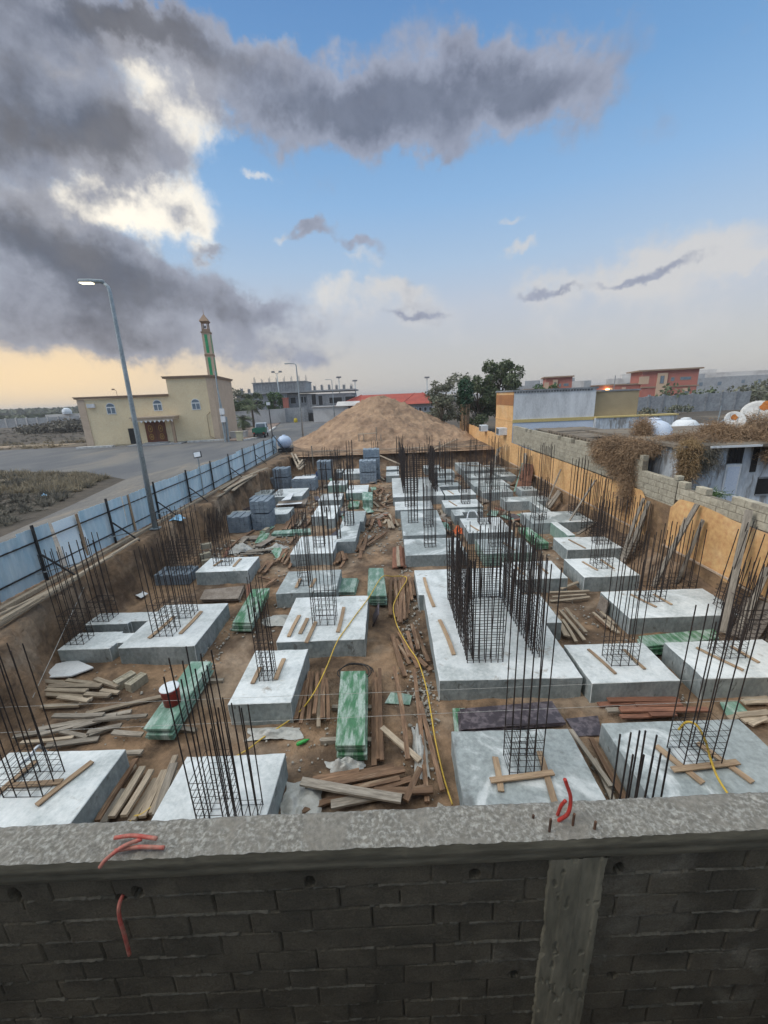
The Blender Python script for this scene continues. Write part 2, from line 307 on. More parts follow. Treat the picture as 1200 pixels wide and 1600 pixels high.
WPEEL = mat('weathered_white_paint', (.58,.63,.68), (.44,.475,.51), scale=2.2, rough=.9, bump=.35, bscale=12, c3=(.27,.265,.26), s3=2.4, lo3=.48, hi3=.62, stretch=(1.6,1.6,.5))
WCLEAN = mat('pale_blue_white_paint', (.64,.71,.82), (.58,.65,.76), scale=.8, rough=.85, bump=.1)
WGREY = mat('stained_white_wall', (.74,.755,.77), (.53,.54,.55), scale=.9, rough=.9, bump=.15, stretch=(1,1,.25), lo=.4, hi=.7)
TANW = mat('tan_wall', (.40,.325,.21), (.36,.29,.185), scale=1, rough=.9, bump=.1)
YELT = mat('yellow_band', (.58,.46,.20), rough=.8, bump=0)
ROOFB = mat('weathered_roof', (.235,.195,.15), (.15,.125,.10), scale=1.2, rough=.95, bump=.6, bscale=10, bdist=.03, stretch=(.35,2.5,1))
GREYC = mat('bare_concrete', (.265,.28,.295), (.20,.21,.225), scale=.7, rough=.9, bump=.2, bscale=5)
GREYW = mat('grey_wall', (.33,.345,.36), (.27,.28,.295), scale=.5, rough=.9, bump=.2, bscale=6)
PALEW = mat('pale_plaster', (.56,.54,.52), (.42,.40,.385), scale=.35, lo=.42, hi=.68, rough=.9, bump=.1)
RTILE = mat('red_roof_tile', (.42,.085,.055), (.34,.07,.05), scale=.8, rough=.7, bump=.3, bscale=8)
REDW = mat('red_house_wall', (.43,.155,.115), (.37,.13,.10), scale=.4, rough=.85, bump=0)
PEACH = mat('peach_wall', (.55,.40,.28), rough=.85, bump=0)
BARK = mat('bark', (.14,.11,.085), (.09,.07,.055), scale=4, rough=.95, bump=.5, stretch=(3,3,.6))
LEAF = mat('dark_leaf', (.065,.092,.042), (.125,.148,.078), scale=.9, rough=.7, bump=0, lo=.4, hi=.6)
LEAFG = mat('dusty_leaf', (.12,.13,.085), (.20,.20,.14), scale=.7, rough=.8, bump=0, lo=.4, hi=.6)
LEAFB = mat('bright_leaf', (.055,.11,.035), (.085,.14,.05), scale=.9, rough=.7, bump=0)
TWIG = mat('dry_twig', (.36,.245,.15), (.20,.135,.085), scale=1.4, rough=.95, bump=0, lo=.4, hi=.62)
TWIGL = mat('pale_dry_twig', (.34,.235,.12), (.22,.145,.08), scale=1.4, rough=.95, bump=0)
SCRUB = mat('grey_scrub', (.13,.118,.098), (.20,.18,.14), scale=1.2, rough=.95, bump=0)
SCRUBY = mat('straw_scrub', (.38,.315,.215), (.28,.235,.165), scale=1.2, rough=.95, bump=0)
FARVEG = mat('far_vegetation', (.085,.10,.062), (.12,.13,.08), scale=.05, rough=.95, bump=0)
TARP = mat('blue_tarpaulin', (.025,.055,.16), (.04,.08,.22), rough=.5, bump=.2)
TGREEN = mat('truck_green', (.025,.15,.095), (.02,.12,.075), rough=.45, bump=0)
RUBBER = mat('tyre_rubber', (.02,.02,.02), rough=.8, bump=0)
RUBBLE = mat('concrete_rubble', (.36,.345,.31), (.25,.235,.21), scale=5, rough=.95, bump=.5)
LAMPON = mat('lit_lamp', (.9,.9,.85), rough=.4, bump=0, emit=((1,.86,.6), 2.2))
LAMPW = mat('lit_wall_lamp', (1,.7,.3), rough=.4, bump=0, emit=((1,.6,.2), 12.0))
TAILR = mat('tail_lamp', (.4,.03,.02), rough=.3, bump=0)
RUST = mat('rust_patch', (.42,.14,.035), (.5,.2,.06), scale=6, rough=.9, bump=.2)
BLUEBAG = mat('blue_bag', (.25,.5,.75), (.35,.6,.8), rough=.4, bump=.3)
BOTTLE = mat('green_bottle', (.03,.33,.06), rough=.2, bump=0, spec=.6)

# ------------------------------------------------------------------ ground: one sheet out to the horizon, with the pit dug into it
def terrain(X, Y):
    ns = fbm(X*.9, Y*.9, 5, 3); n2 = fbm(X*2.6, Y*2.6, 4, 11)
    z = .02 + .12*(ns-.5) + .10*(n2-.5) + .055*(fbm(X*7, Y*7, 3, 19)-.5)
    lip = -8.72 + .55*(fbm(Y*.45, Y*0+3, 3, 5)-.5) + .75*np.exp(-((Y-6.6)/1.1)**2)
    foot = lip + .42 + .5*(fbm(Y*.8, X*0+7, 3, 8)-.5) + .25*(n2-.5)
    zl = (1.47 + .10*(ns-.5))*sstep(X + .55*(n2-.5) + .3*(ns-.5) + .22*(fbm(Y*7, X*4, 3, 41)-.5), foot, lip)
    yb = 33.5 + .7*(fbm(X*.5, X*0, 3, 9)-.5) + .3*(n2-.5); zf = (1.48 + .12*(ns-.5))*sstep(Y, yb, yb+1.1)
    zr = (.75*fbm(X*.8, Y*.35, 4, 21)+.1)*sstep(X + .7*(fbm(X*1.2, Y*.8, 4, 31)-.5), 8.1, 9.0)
    zz = np.maximum(np.maximum(z, zl), np.maximum(zf, zr))
    bankz = 1.47 + .10*(ns-.5)
    zz = np.where(X < -9.55, 1.5 + 0*X, zz)
    zz = np.where((X < lip) & (X >= -9.55), np.maximum(zz, bankz-.02), zz)
    zz = np.where(X > 9.3, 1.5, zz); zz = np.where(Y > 36.5, 1.5, zz)
    zz = np.where((Y < 2.1) & (X > -9.6) & (X < 9.3), 0.0, zz)
    return zz
def axis(lo, hi, step, far): 
    a = np.arange(lo, hi+1e-6, step); l = [lo-.01]; r = [hi+.01]; d = step*2
    out1 = []; x = lo
    while x > -far: x -= d; d *= 1.45; out1.append(x)
    out2 = []; x = hi; d = step*2
    while x < far: x += d; d *= 1.45; out2.append(x)
    return np.clip(np.array(out1[::-1]+list(a)+out2), -6500, 6500)
gx = axis(-9.9, 9.6, .075, 5000); gy = axis(1.0, 37.0, .085, 6000)
GX, GY = np.meshgrid(gx, gy); GZ = terrain(GX, GY)
ground_me = grid_mesh('ground', GX, GY, GZ, [EARTH, FIELD])
pc = ((GX[:-1,:-1] < -9.8) | (GX[:-1,:-1] > 9.3) | (GY[:-1,:-1] > 60)).ravel().astype(np.int32)
ground_me.polygons.foreach_set('material_index', pc)
struct(link('ground', ground_me))
def sheet(name, poly, z, m_, sub=0):
    mb = MB(); mb.add([(x,y,z) for x,y in poly], [tuple(range(len(poly)))]); o = mb.build(name, m_); struct(o)
    if o.data.polygons[0].normal.z < 0: o.data.flip_normals()
    return o
sheet('lot_asphalt', [(-17.5,25.6),(-23,29.5),(-33,31.5),(-60,33.5),(-60,49.8),(-40,50.3),(-19.5,50.3),(-17,54),(-24.5,92),(-11,92),(-10.4,46),(-10.0,36),(-10.0,25)], 1.504, ASPH)
sheet('street', [(-14.2,-8),(-14.8,14),(-15.8,18.8),(-17.6,26.4),(-15.0,32),(-13.5,38),(-13,47),(-10.6,47),(-10.0,37),(-9.85,20),(-9.75,-8)], 1.508, DUSTROAD)
sheet('sand_track', [(-60,53),(-44.5,53.5),(-44.0,56.5),(-60,57)], 1.504, SAND)

# ---- site data: plan positions (metres)
PILES = {'near_gap': [(-4.66, 4.34, -4.58, 5.31), (-4.52, 4.34, -4.6, 5.4), (-4.32, 4.37, -4.37, 5.22), (-4.13, 4.36, -4.16, 5.13), (-4.02, 4.36, -4.02, 5.01), (-3.88, 4.39, -3.96, 5.17), (-3.73, 4.39, -3.9, 5.42), (-3.65, 4.39, -3.82, 5.21), (-3.58, 4.42, -3.76, 5.16), (-4.42, 4.34, -4.42, 4.83)], 'left_heap': [(-8.12, 7.55, -7.01, 7.36), (-7.51, 7.54, -6.67, 7.37), (-7.77, 7.32, -6.52, 7.25), (-6.8, 7.48, -6.09, 7.21), (-7.87, 7.12, -6.71, 7.0), (-7.73, 7.22, -6.73, 7.13), (-6.7, 7.04, -6.12, 6.95), (-7.2, 6.93, -6.42, 6.77), (-7.44, 6.75, -6.64, 6.78), (-6.47, 7.17, -6.01, 7.07), (-6.65, 6.78, -6.41, 6.87)], 'left_long': [(-7.02, 6.13, -5.4, 6.55), (-6.8, 5.97, -5.65, 6.45), (-6.91, 6.42, -5.85, 6.42), (-5.94, 6.27, -4.95, 6.34), (-6.32, 6.5, -4.96, 6.94), (-6.5, 6.08, -5.83, 5.92), (-5.88, 5.99, -5.3, 6.13), (-6.24, 6.09, -5.8, 6.28), (-7.02, 5.84, -6.1, 5.92), (-6.44, 5.72, -5.6, 5.88), (-5.82, 5.93, -5.49, 6.11), (-5.37, 5.96, -4.75, 5.89), (-7.3, 5.96, -6.77, 6.09), (-4.92, 5.54, -4.56, 5.53)], 'beside_pier': [(-1.99, 6.24, -2.02, 7.28), (-1.86, 6.08, -1.98, 7.56), (-1.72, 6.13, -1.9, 7.52), (-1.63, 6.25, -1.78, 7.48), (-1.52, 6.04, -1.65, 7.2), (-1.46, 6.19, -1.67, 7.66), (-1.34, 6.11, -1.55, 7.27)], 'long_mid': [(-0.44, 5.15, -0.51, 7.5), (-0.37, 5.26, -0.46, 7.29), (-0.31, 5.22, -0.39, 7.53), (0.12, 5.21, -0.07, 7.59), (0.38, 4.56, 0.38, 7.53), (0.63, 4.69, 0.44, 6.57), (0.33, 5.18, -0.32, 5.9), (0.05, 4.5, 0.31, 5.06)], 'near_heap': [(-1.54, 4.85, -0.13, 5.15), (-1.56, 4.82, 0.01, 4.5), (-1.33, 4.83, -0.07, 5.06), (-1.19, 4.8, 0.06, 5.03), (-0.67, 4.68, 0.17, 4.91), (-0.91, 4.73, -0.03, 4.92), (-0.37, 4.61, 0.36, 4.73), (-0.44, 4.68, 0.49, 4.67), (-1.52, 4.46, -0.83, 4.69), (-1.08, 4.5, -0.31, 4.65), (-1.41, 4.92, -0.66, 5.05)], 'raft_side': [(-0.09, 9.01, 0.17, 7.4), (0.08, 9.05, 0.47, 7.6), (0.3, 9.03, 0.39, 7.9), (0.43, 9.33, 0.52, 8.22), (0.53, 9.22, 0.73, 7.81), (0.5, 7.98, 0.75, 7.51), (0.18, 8.67, 0.31, 7.98), (0.3, 8.06, 0.67, 7.59), (-0.01, 8.77, 0.29, 7.75)], 'raft_corner': [(-0.14, 9.9, -0.07, 12.36), (0.04, 9.75, 0.03, 12.35), (0.15, 9.45, 0.2, 12.3), (0.25, 9.54, 0.28, 12.16), (0.38, 9.98, 0.42, 12.32), (0.52, 10.68, 0.5, 12.28), (0.62, 10.96, 0.6, 12.14), (0.09, 9.5, 0.35, 12.0), (0.3, 9.7, 0.5, 11.68)], 'red_boards': [(0.0, 13.09, 0.05, 15.06), (0.1, 13.08, 0.12, 15.06), (0.19, 13.08, 0.22, 15.05), (0.31, 13.07, 0.31, 15.04), (0.41, 13.1, 0.4, 15.03)], 'crossed': [(-1.48, 14.92, -0.78, 16.7), (-1.11, 15.36, -0.28, 17.01), (-1.26, 14.0, -1.3, 15.25), (-1.2, 14.66, -1.14, 16.81), (-1.44, 15.15, -1.27, 16.68), (-1.07, 17.51, -0.86, 19.11), (-0.98, 17.93, -0.93, 19.03), (-1.2, 18.03, -1.09, 19.05), (-1.4, 15.76, -1.21, 17.26)], 'far_heap': [(-0.97, 24.47, -0.74, 26.6), (-0.7, 24.15, -0.44, 25.89), (-0.44, 25.27, -0.74, 26.6), (-1.14, 25.39, -0.82, 23.89), (-0.36, 22.77, -0.16, 24.34), (-0.67, 22.82, -0.63, 24.42), (-0.81, 23.35, -0.43, 23.83), (-0.17, 22.25, 0.15, 22.7), (-0.41, 21.81, -0.36, 23.28), (-1.02, 25.99, -0.45, 26.22), (-0.54, 22.07, -0.17, 22.49), (-0.23, 23.26, 0.17, 24.29), (-1.05, 22.62, -0.71, 21.4), (-0.6, 22.07, -0.17, 20.89)], 'mid_strip': [(-0.38, 18.44, -0.26, 18.95), (-0.18, 18.94, -0.1, 17.59), (-0.07, 18.57, 0.07, 17.42), (0.04, 19.27, 0.13, 18.05), (-0.12, 19.86, 0.09, 18.55), (0.14, 18.9, 0.3, 17.86)], 'under_beam': [(-2.21, 13.6, -2.22, 14.65), (-2.1, 13.69, -2.13, 14.75), (-2.01, 13.79, -2.05, 14.69), (-2.04, 14.74, -1.83, 13.77), (-1.88, 14.61, -1.76, 14.07), (-1.93, 13.25, -1.84, 13.87)], 'wet_brown': [(3.88, 6.41, 5.4, 6.53), (4.09, 6.46, 5.47, 6.47), (3.93, 6.22, 5.4, 6.26), (4.14, 6.16, 5.8, 6.15), (4.24, 6.29, 5.43, 6.35), (4.11, 6.05, 4.92, 6.08), (4.53, 6.29, 5.4, 6.3), (4.62, 6.03, 5.11, 6.06)], 'right_edge': [(6.02, 5.98, 6.84, 6.09), (6.21, 6.02, 6.8, 6.05), (6.61, 6.38, 7.15, 6.43), (6.58, 6.31, 7.05, 6.31), (6.26, 5.8, 6.73, 5.96), (6.22, 5.91, 6.69, 5.92)], 'pale_gap': [(4.41, 9.89, 4.28, 8.62), (4.58, 9.85, 4.59, 8.46), (4.75, 9.91, 4.76, 8.77), (4.38, 9.55, 4.2, 8.63), (4.46, 9.41, 4.38, 8.45), (4.54, 10.41, 5.71, 10.54), (4.67, 10.85, 5.89, 10.89), (5.1, 11.03, 5.83, 11.43), (4.67, 10.64, 5.73, 10.73)], 'slab_end': [(5.41, 9.69, 5.5, 8.85), (5.62, 9.89, 5.69, 9.21), (5.35, 9.49, 5.4, 8.91), (5.59, 9.68, 5.65, 9.06), (5.56, 9.34, 5.56, 8.73)], 'left_mid': [(-4.47, 14.0, -4.53, 15.34), (-4.41, 14.11, -4.41, 15.4), (-4.06, 13.62, -4.1, 15.17), (-4.19, 13.76, -4.25, 14.93), (-3.84, 13.41, -3.86, 14.29), (-4.7, 12.98, -4.51, 14.01), (-4.86, 13.09, -4.81, 13.92), (-4.6, 12.92, -4.58, 13.9)], 'block_side': [(-5.21, 17.99, -5.46, 21.04), (-5.09, 17.94, -5.24, 20.33), (-4.9, 17.87, -5.16, 20.54), (-4.79, 18.12, -5.18, 21.24), (-4.57, 18.42, -4.66, 20.48), (-4.31, 18.2, -4.21, 19.57), (-5.05, 19.27, -5.11, 21.23), (-4.18, 18.05, -4.15, 19.26)], 'grey_scrap': [(-6.57, 15.8, -5.84, 15.73), (-6.32, 15.38, -5.23, 15.34), (-6.03, 15.09, -4.93, 15.31), (-6.18, 14.86, -5.49, 14.92), (-6.05, 15.75, -5.47, 15.84)], 'bank_lip': [(-7.97, 6.88, -8.17, 8.78), (-8.36, 7.28, -8.42, 9.34), (-8.04, 7.2, -8.33, 9.87), (-8.09, 7.62, -7.98, 11.38), (-8.58, 7.52, -8.43, 8.3), (-8.21, 7.42, -8.19, 9.4), (-8.35, 8.72, -8.83, 12.9), (-8.92, 7.87, -8.63, 9.62), (-9.07, 8.22, -8.64, 8.87), (-8.24, 9.12, -8.2, 10.19)], 'bank_far': [(-8.61, 19.08, -9.29, 24.7), (-8.74, 19.85, -9.11, 25.06), (-8.66, 20.1, -8.71, 24.78), (-8.69, 20.65, -8.59, 24.18), (-8.42, 20.6, -8.68, 25.38), (-9.16, 20.73, -9.38, 24.34), (-8.75, 21.83, -8.93, 25.43), (-9.02, 23.54, -8.49, 27.08)], 'bank_end': [(-6.48, 27.58, -7.02, 32.24), (-6.62, 28.63, -7.42, 33.72), (-7.68, 31.77, -7.21, 33.66), (-8.76, 35.59, -6.62, 28.63), (-6.1, 26.55, -6.65, 30.89), (-8.24, 34.68, -6.59, 29.7), (-9.33, 35.76, -9.29, 37.39)]}
STACKS = {'S1': [(-1.07, 5.28), (-0.57, 5.27), (-0.64, 7.15), (-1.17, 7.16)], 'S2': [(-4.62, 5.79), (-4.12, 5.77), (-4.2, 7.68), (-4.67, 7.7)], 'S3': [(-4.39, 9.35), (-3.83, 9.31), (-3.94, 11.31), (-4.48, 11.27)], 'S4': [(-0.77, 10.52), (-0.26, 10.49), (-0.36, 12.46), (-0.85, 12.5)], 'S5': [(-1.76, 11.32), (-1.23, 11.29), (-1.2, 12.28), (-1.75, 12.32)], 'S6': [(5.59, 7.82), (7.42, 8.03), (7.62, 8.41), (5.69, 8.23)], 'S7': [(1.08, 5.83), (3.0, 5.92), (2.96, 6.46), (1.14, 6.33)], 'S7b': [(3.14, 5.69), (3.6, 5.7), (3.74, 6.15), (3.11, 6.1)], 'S8': [(5.61, 14.53), (6.08, 14.54), (5.96, 16.48), (5.52, 16.53)], 'S9': [(-1.58, 21.38), (-1.04, 21.3), (-1.11, 23.24), (-1.73, 23.34)], 'S10': [(-2.37, 21.31), (-1.8, 21.3), (-1.82, 22.53), (-2.46, 22.62)], 'S11': [(-5.56, 17.15), (-3.74, 17.25), (-3.88, 17.84), (-5.56, 17.65)], 'S12': [(-6.09, 11.09), (-4.87, 11.06), (-5.0, 11.95), (-6.23, 11.75)], 'S13': [(6.07, 6.05), (6.52, 6.06), (6.56, 6.41), (6.21, 6.4)], 'white': [(-8.05, 7.68), (-7.58, 7.71), (-7.25, 8.01), (-7.96, 8.34), (-8.52, 8.07)], 'whiteS': [(-8.69, 11.79), (-8.17, 11.45), (-8.11, 11.75), (-8.62, 12.05)], 'fboards': [(-6.64, 22.28), (-5.0, 22.18), (-5.1, 23.56), (-6.86, 23.39)], 'wpan': [(-6.29, 21.94), (-5.8, 22.13), (-5.98, 23.67), (-6.23, 23.65)], 'gpan': [(-6.85, 16.74), (-5.51, 16.68), (-5.59, 17.24), (-6.83, 17.13)], 'greysh': [(-0.29, 6.64), (0.22, 6.57), (0.28, 6.83), (-0.16, 6.94)]}
LEANS = {'L': [(8.05, 13.05, 13.55, 2.25, 0.1), (8.1, 12.98, 13.25, 2.23, 0.12), (8.54, 13.25, 13.27, 2.13, 0.08), (7.89, 11.05, 11.15, 2.69, 0.14), (8.06, 11.12, 11.52, 2.14, 0.05), (8.5, 11.0, 10.85, 2.3, 0.14), (8.01, 8.6, 9.52, 2.96, 0.16), (8.26, 8.48, 8.72, 1.77, 0.14), (8.24, 8.05, 8.43, 0.59, 0.12), (8.3, 7.94, 8.31, 0.38, 0.12)], 'L2': [(7.66, 29.76, 31.85, 1.8, 0.16), (7.39, 29.1, 32.55, 1.62, 0.14), (7.86, 23.84, 25.17, 1.38, 0.12), (7.65, 19.2, 20.42, 2.06, 0.06), (7.84, 19.56, 20.46, 0.93, 0.12), (7.99, 19.46, 20.3, 0.87, 0.14), (7.61, 16.58, 16.92, 2.19, 0.08), (7.62, 15.54, 16.51, 0.4, 0.12), (7.96, 23.82, 25.98, 2.13, 0.14)]}
HOSE = [(-3.9, 3.5, 0.1), (-4.03, 4.33, 0.12), (-3.89, 4.44, 0.15), (-3.61, 4.81, 0.12), (-2.79, 5.52, 0.08), (-2.52, 5.83, 0.08), (-2.02, 6.33, 0.1), (-1.71, 6.69, 0.3), (-1.5, 7.15, 0.55), (-1.39, 8.09, 0.53), (-1.2, 8.75, 0.53), (-1.03, 9.3, 0.53), (-0.73, 10.21, 0.53), (-0.38, 11.58, 0.5), (-0.04, 11.92, 0.35), (0.35, 12.1, 0.25), (0.41, 11.81, 0.25), (0.14, 11.04, 0.2), (-0.04, 10.27, 0.2), (-0.01, 9.58, 0.2), (0.08, 9.13, 0.15), (0.29, 8.31, 0.2), (0.48, 7.74, 0.2), (0.59, 7.06, 0.12), (0.62, 6.29, 0.12), (0.63, 5.65, 0.12), (0.68, 4.94, 0.12), (0.75, 4.49, 0.12)]
STRINGS = [[(-3.4, 5.93), (0.2, 5.95)], [(0.2, 5.95), (5.09, 6.09)], [(-1.75, 5.35), (0.92, 5.4)]]
# ------------------------------------------------------------------ near block wall (real relief: courses, joints, holes)
NMORT = mat('squeezed_mortar', (.17,.155,.125), (.125,.115,.09), scale=9, rough=.95)
WROT = math.radians(1.35)
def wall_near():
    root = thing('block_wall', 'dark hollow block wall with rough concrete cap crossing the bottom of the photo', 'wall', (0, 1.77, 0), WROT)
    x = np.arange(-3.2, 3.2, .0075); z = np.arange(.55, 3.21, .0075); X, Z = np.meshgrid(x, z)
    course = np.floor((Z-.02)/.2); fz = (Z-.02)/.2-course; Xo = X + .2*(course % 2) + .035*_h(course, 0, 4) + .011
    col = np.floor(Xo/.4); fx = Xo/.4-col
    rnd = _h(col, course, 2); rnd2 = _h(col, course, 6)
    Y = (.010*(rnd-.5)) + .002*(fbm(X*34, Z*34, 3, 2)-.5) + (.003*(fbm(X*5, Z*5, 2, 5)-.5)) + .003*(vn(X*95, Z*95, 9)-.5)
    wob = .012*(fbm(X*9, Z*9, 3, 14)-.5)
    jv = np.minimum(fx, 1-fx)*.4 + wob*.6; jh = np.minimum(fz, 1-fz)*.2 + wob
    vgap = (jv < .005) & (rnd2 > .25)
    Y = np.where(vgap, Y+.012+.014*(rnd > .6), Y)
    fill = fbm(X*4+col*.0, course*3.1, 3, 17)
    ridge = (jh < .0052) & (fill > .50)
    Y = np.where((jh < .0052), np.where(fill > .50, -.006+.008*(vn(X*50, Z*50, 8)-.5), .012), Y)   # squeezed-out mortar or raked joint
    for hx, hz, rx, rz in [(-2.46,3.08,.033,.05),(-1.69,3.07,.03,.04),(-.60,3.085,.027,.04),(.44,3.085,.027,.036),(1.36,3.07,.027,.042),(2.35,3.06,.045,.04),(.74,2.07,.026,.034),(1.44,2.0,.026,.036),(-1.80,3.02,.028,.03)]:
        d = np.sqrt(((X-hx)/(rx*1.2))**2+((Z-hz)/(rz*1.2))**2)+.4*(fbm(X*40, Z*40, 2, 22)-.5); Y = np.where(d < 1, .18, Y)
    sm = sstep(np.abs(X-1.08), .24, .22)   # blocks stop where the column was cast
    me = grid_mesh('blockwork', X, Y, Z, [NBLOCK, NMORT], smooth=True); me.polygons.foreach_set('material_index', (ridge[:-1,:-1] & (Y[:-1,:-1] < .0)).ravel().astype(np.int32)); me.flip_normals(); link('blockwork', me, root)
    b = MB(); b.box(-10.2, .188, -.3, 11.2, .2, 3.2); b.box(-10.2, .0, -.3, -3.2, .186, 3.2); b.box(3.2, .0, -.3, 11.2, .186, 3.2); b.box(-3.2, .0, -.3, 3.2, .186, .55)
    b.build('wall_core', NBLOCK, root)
    # cast column: irregular ragged edges, board marks
    u = np.linspace(-1, 1, 60); zc = np.linspace(.5, 3.205, 260); U, ZC = np.meshgrid(u, zc)
    hw = .185 + .02*(fbm(ZC*5, U*0+np.sign(U), 4, 3)-.5) + .012*(fbm(ZC*26, U*0+np.sign(U)*3, 3, 4)-.5)
    XC = 1.085 + U*hw + .00*ZC
    edge = sstep(np.abs(U), 1.0, .93)
    YC = .012 - (.030 + .006*(fbm(XC*14, ZC*2, 3, 7)-.5) + .004*(np.floor(XC*9) % 2))*edge
    pit = fbm(XC*22, ZC*10, 3, 40); YC = YC + np.where(pit > .72, .012, 0)
    me = grid_mesh('cast_column', XC, YC, ZC, NCOL); me.flip_normals(); link('cast_column', me, root)
    # cap beam: front face with a step where formwork boards met, lumpy top
    xs = np.arange(-10.2, 11.2, .018); n = len(xs)
    prof = [(.0,3.205),(-.018,3.207),(-.022,3.25),(-.022,3.292),(-.034,3.296),(-.036,3.34),(-.036,3.392)]
    xs2 = xs[(xs > -3.6) & (xs < 3.6)]
    PX_ = np.array([[x for x in xs2] for _ in prof]); PY_ = np.array([[p[0]+.006*(fbm(x*2.3, i*.7, 3, 5)-.5)+(0 if i < 3 else .004*(np.floor(x/1.3) % 2)) for x in xs2] for i, p in enumerate(prof)]); PZ_ = np.array([[p[1]+.010*(fbm(x*5, i*.2, 4, 6)-.5) for x in xs2] for i, p in enumerate(prof)])
    PY_[-1] += .014*(fbm(xs2*22, 0, 3, 8)-.3)
    me = grid_mesh('cap_beam_face', PX_, PY_, PZ_, NFACE); me.flip_normals(); link('cap_beam_face', me, root)
    yy = np.linspace(0, 1, 26); XT, YT = np.meshgrid(xs2, yy)
    r = fbm(XT*16, YT*3.4, 4, 31)
    ZT = 3.392 + .010*(fbm(XT*5, 0*YT, 4, 6)-.5)*(1-YT) + .022*(r-.5)*sstep(YT, 0, .15) + .014*(fbm(XT*45, YT*10, 2, 37)-.5) - .010*sstep(YT, .86, 1)
    y0 = PY_[-1][None, :]; YY = y0 + YT*(.215-y0) + .012*(fbm(XT*8, YT*0, 3, 12)-.5)*YT
    ZT[-1] -= .14
    link('cap_beam_top', grid_mesh('cap_beam_top', XT, YY, ZT, NCAP), root)
    b = MB(); b.box(-10.2, .0, 3.2, -3.6, .21, 3.39); b.box(3.6, .0, 3.2, 11.2, .21, 3.39); b.box(-3.6, .02, 3.2, 3.6, .2, 3.34); b.build('beam_end', NCAP, root)
    for x, y, h in [(.83,.10,.035),(1.06,.05,.10),(.90,.018,.11),(1.18,.02,.07)]:
        b = MB(); b.tube([(x,y,3.36),(x+.004,y+.003,3.38+h)], .008, 7); b.build('rebar_stub', RUSTY, root)
    return root
wall_near()
def pipe(name, pts, r, m_, label, grp=None):
    # smooth the path (Catmull-Rom)
    P = [Vector(p) for p in pts]; P = [P[0]*2-P[1]]+P+[P[-1]*2-P[-2]]; out = []
    for i in range(1, len(P)-2):
        for t in [k_/8 for k_ in range(8)]:
            a, b, c, d = P[i-1:i+3]; out.append(.5*((2*b)+(c-a)*t+(2*a-5*b+4*c-d)*t*t+(3*b-a-3*c+d)*t**3))
    out.append(P[-2]); mb = MB(); mb.tube(out, r, 9); o = mb.build(name, m_, smooth=True); return o
WZ = 3.40
tag(pipe('conduit_pipe', [(.955,1.90,3.30),(.985,1.87,3.40),(1.03,1.86,3.47),(1.045,1.88,3.57),(1.02,1.90,3.66),(1.01,1.905,3.69)], .0115, REDPIPE, ''), 'bright red conduit curving up out of the wall cap beside rusty rebar stubs', 'conduit')
tag(pipe('conduit_pipe', [(.985,1.92,3.32),(.99,1.90,3.42),(.995,1.885,3.50),(1.01,1.87,3.56)], .0105, REDPIPE, ''), 'short red conduit stub tucked against the tall curved one on the cap', 'conduit')
tag(pipe('conduit_pipe', [(-1.76,1.735,3.415),(-1.62,1.75,3.42),(-1.46,1.745,3.418)], .0115, PINKPIPE, ''), 'faded red conduit lying flat along the top of the wall cap', 'conduit')
tag(pipe('conduit_pipe', [(-1.80,1.80,3.43),(-1.68,1.80,3.445),(-1.52,1.78,3.445)], .0115, PINKPIPE, ''), 'upper faded red conduit of the bundle on the left wall cap', 'conduit')
tag(pipe('conduit_pipe', [(-1.62,1.79,3.43),(-1.70,1.74,3.445),(-1.77,1.68,3.43),(-1.80,1.655,3.40)], .0115, PINKPIPE, ''), 'bent red conduit of the bundle drooping over the front edge of the cap', 'conduit')
tag(pipe('conduit_pipe', [(-1.795,1.80,3.03),(-1.795,1.70,3.02),(-1.79,1.665,2.95),(-1.785,1.655,2.80),(-1.79,1.65,2.62)], .0115, PINKPIPE, ''), 'faded red conduit hanging out of a hole in the dark block wall', 'conduit')

# ------------------------------------------------------------------ house the photo is taken from: an unseen plain wall, built tall to shade the gap
b = MB(); b.box(-10, -7, -.4, 11, -.20, 8.8); b.box(-10, -7, 5.2, 11, -.12, 5.34)
tag(b.build('unseen_house', WGREY), 'unseen plain rendered house wall shading the dark block wall across a narrow gap', 'house')

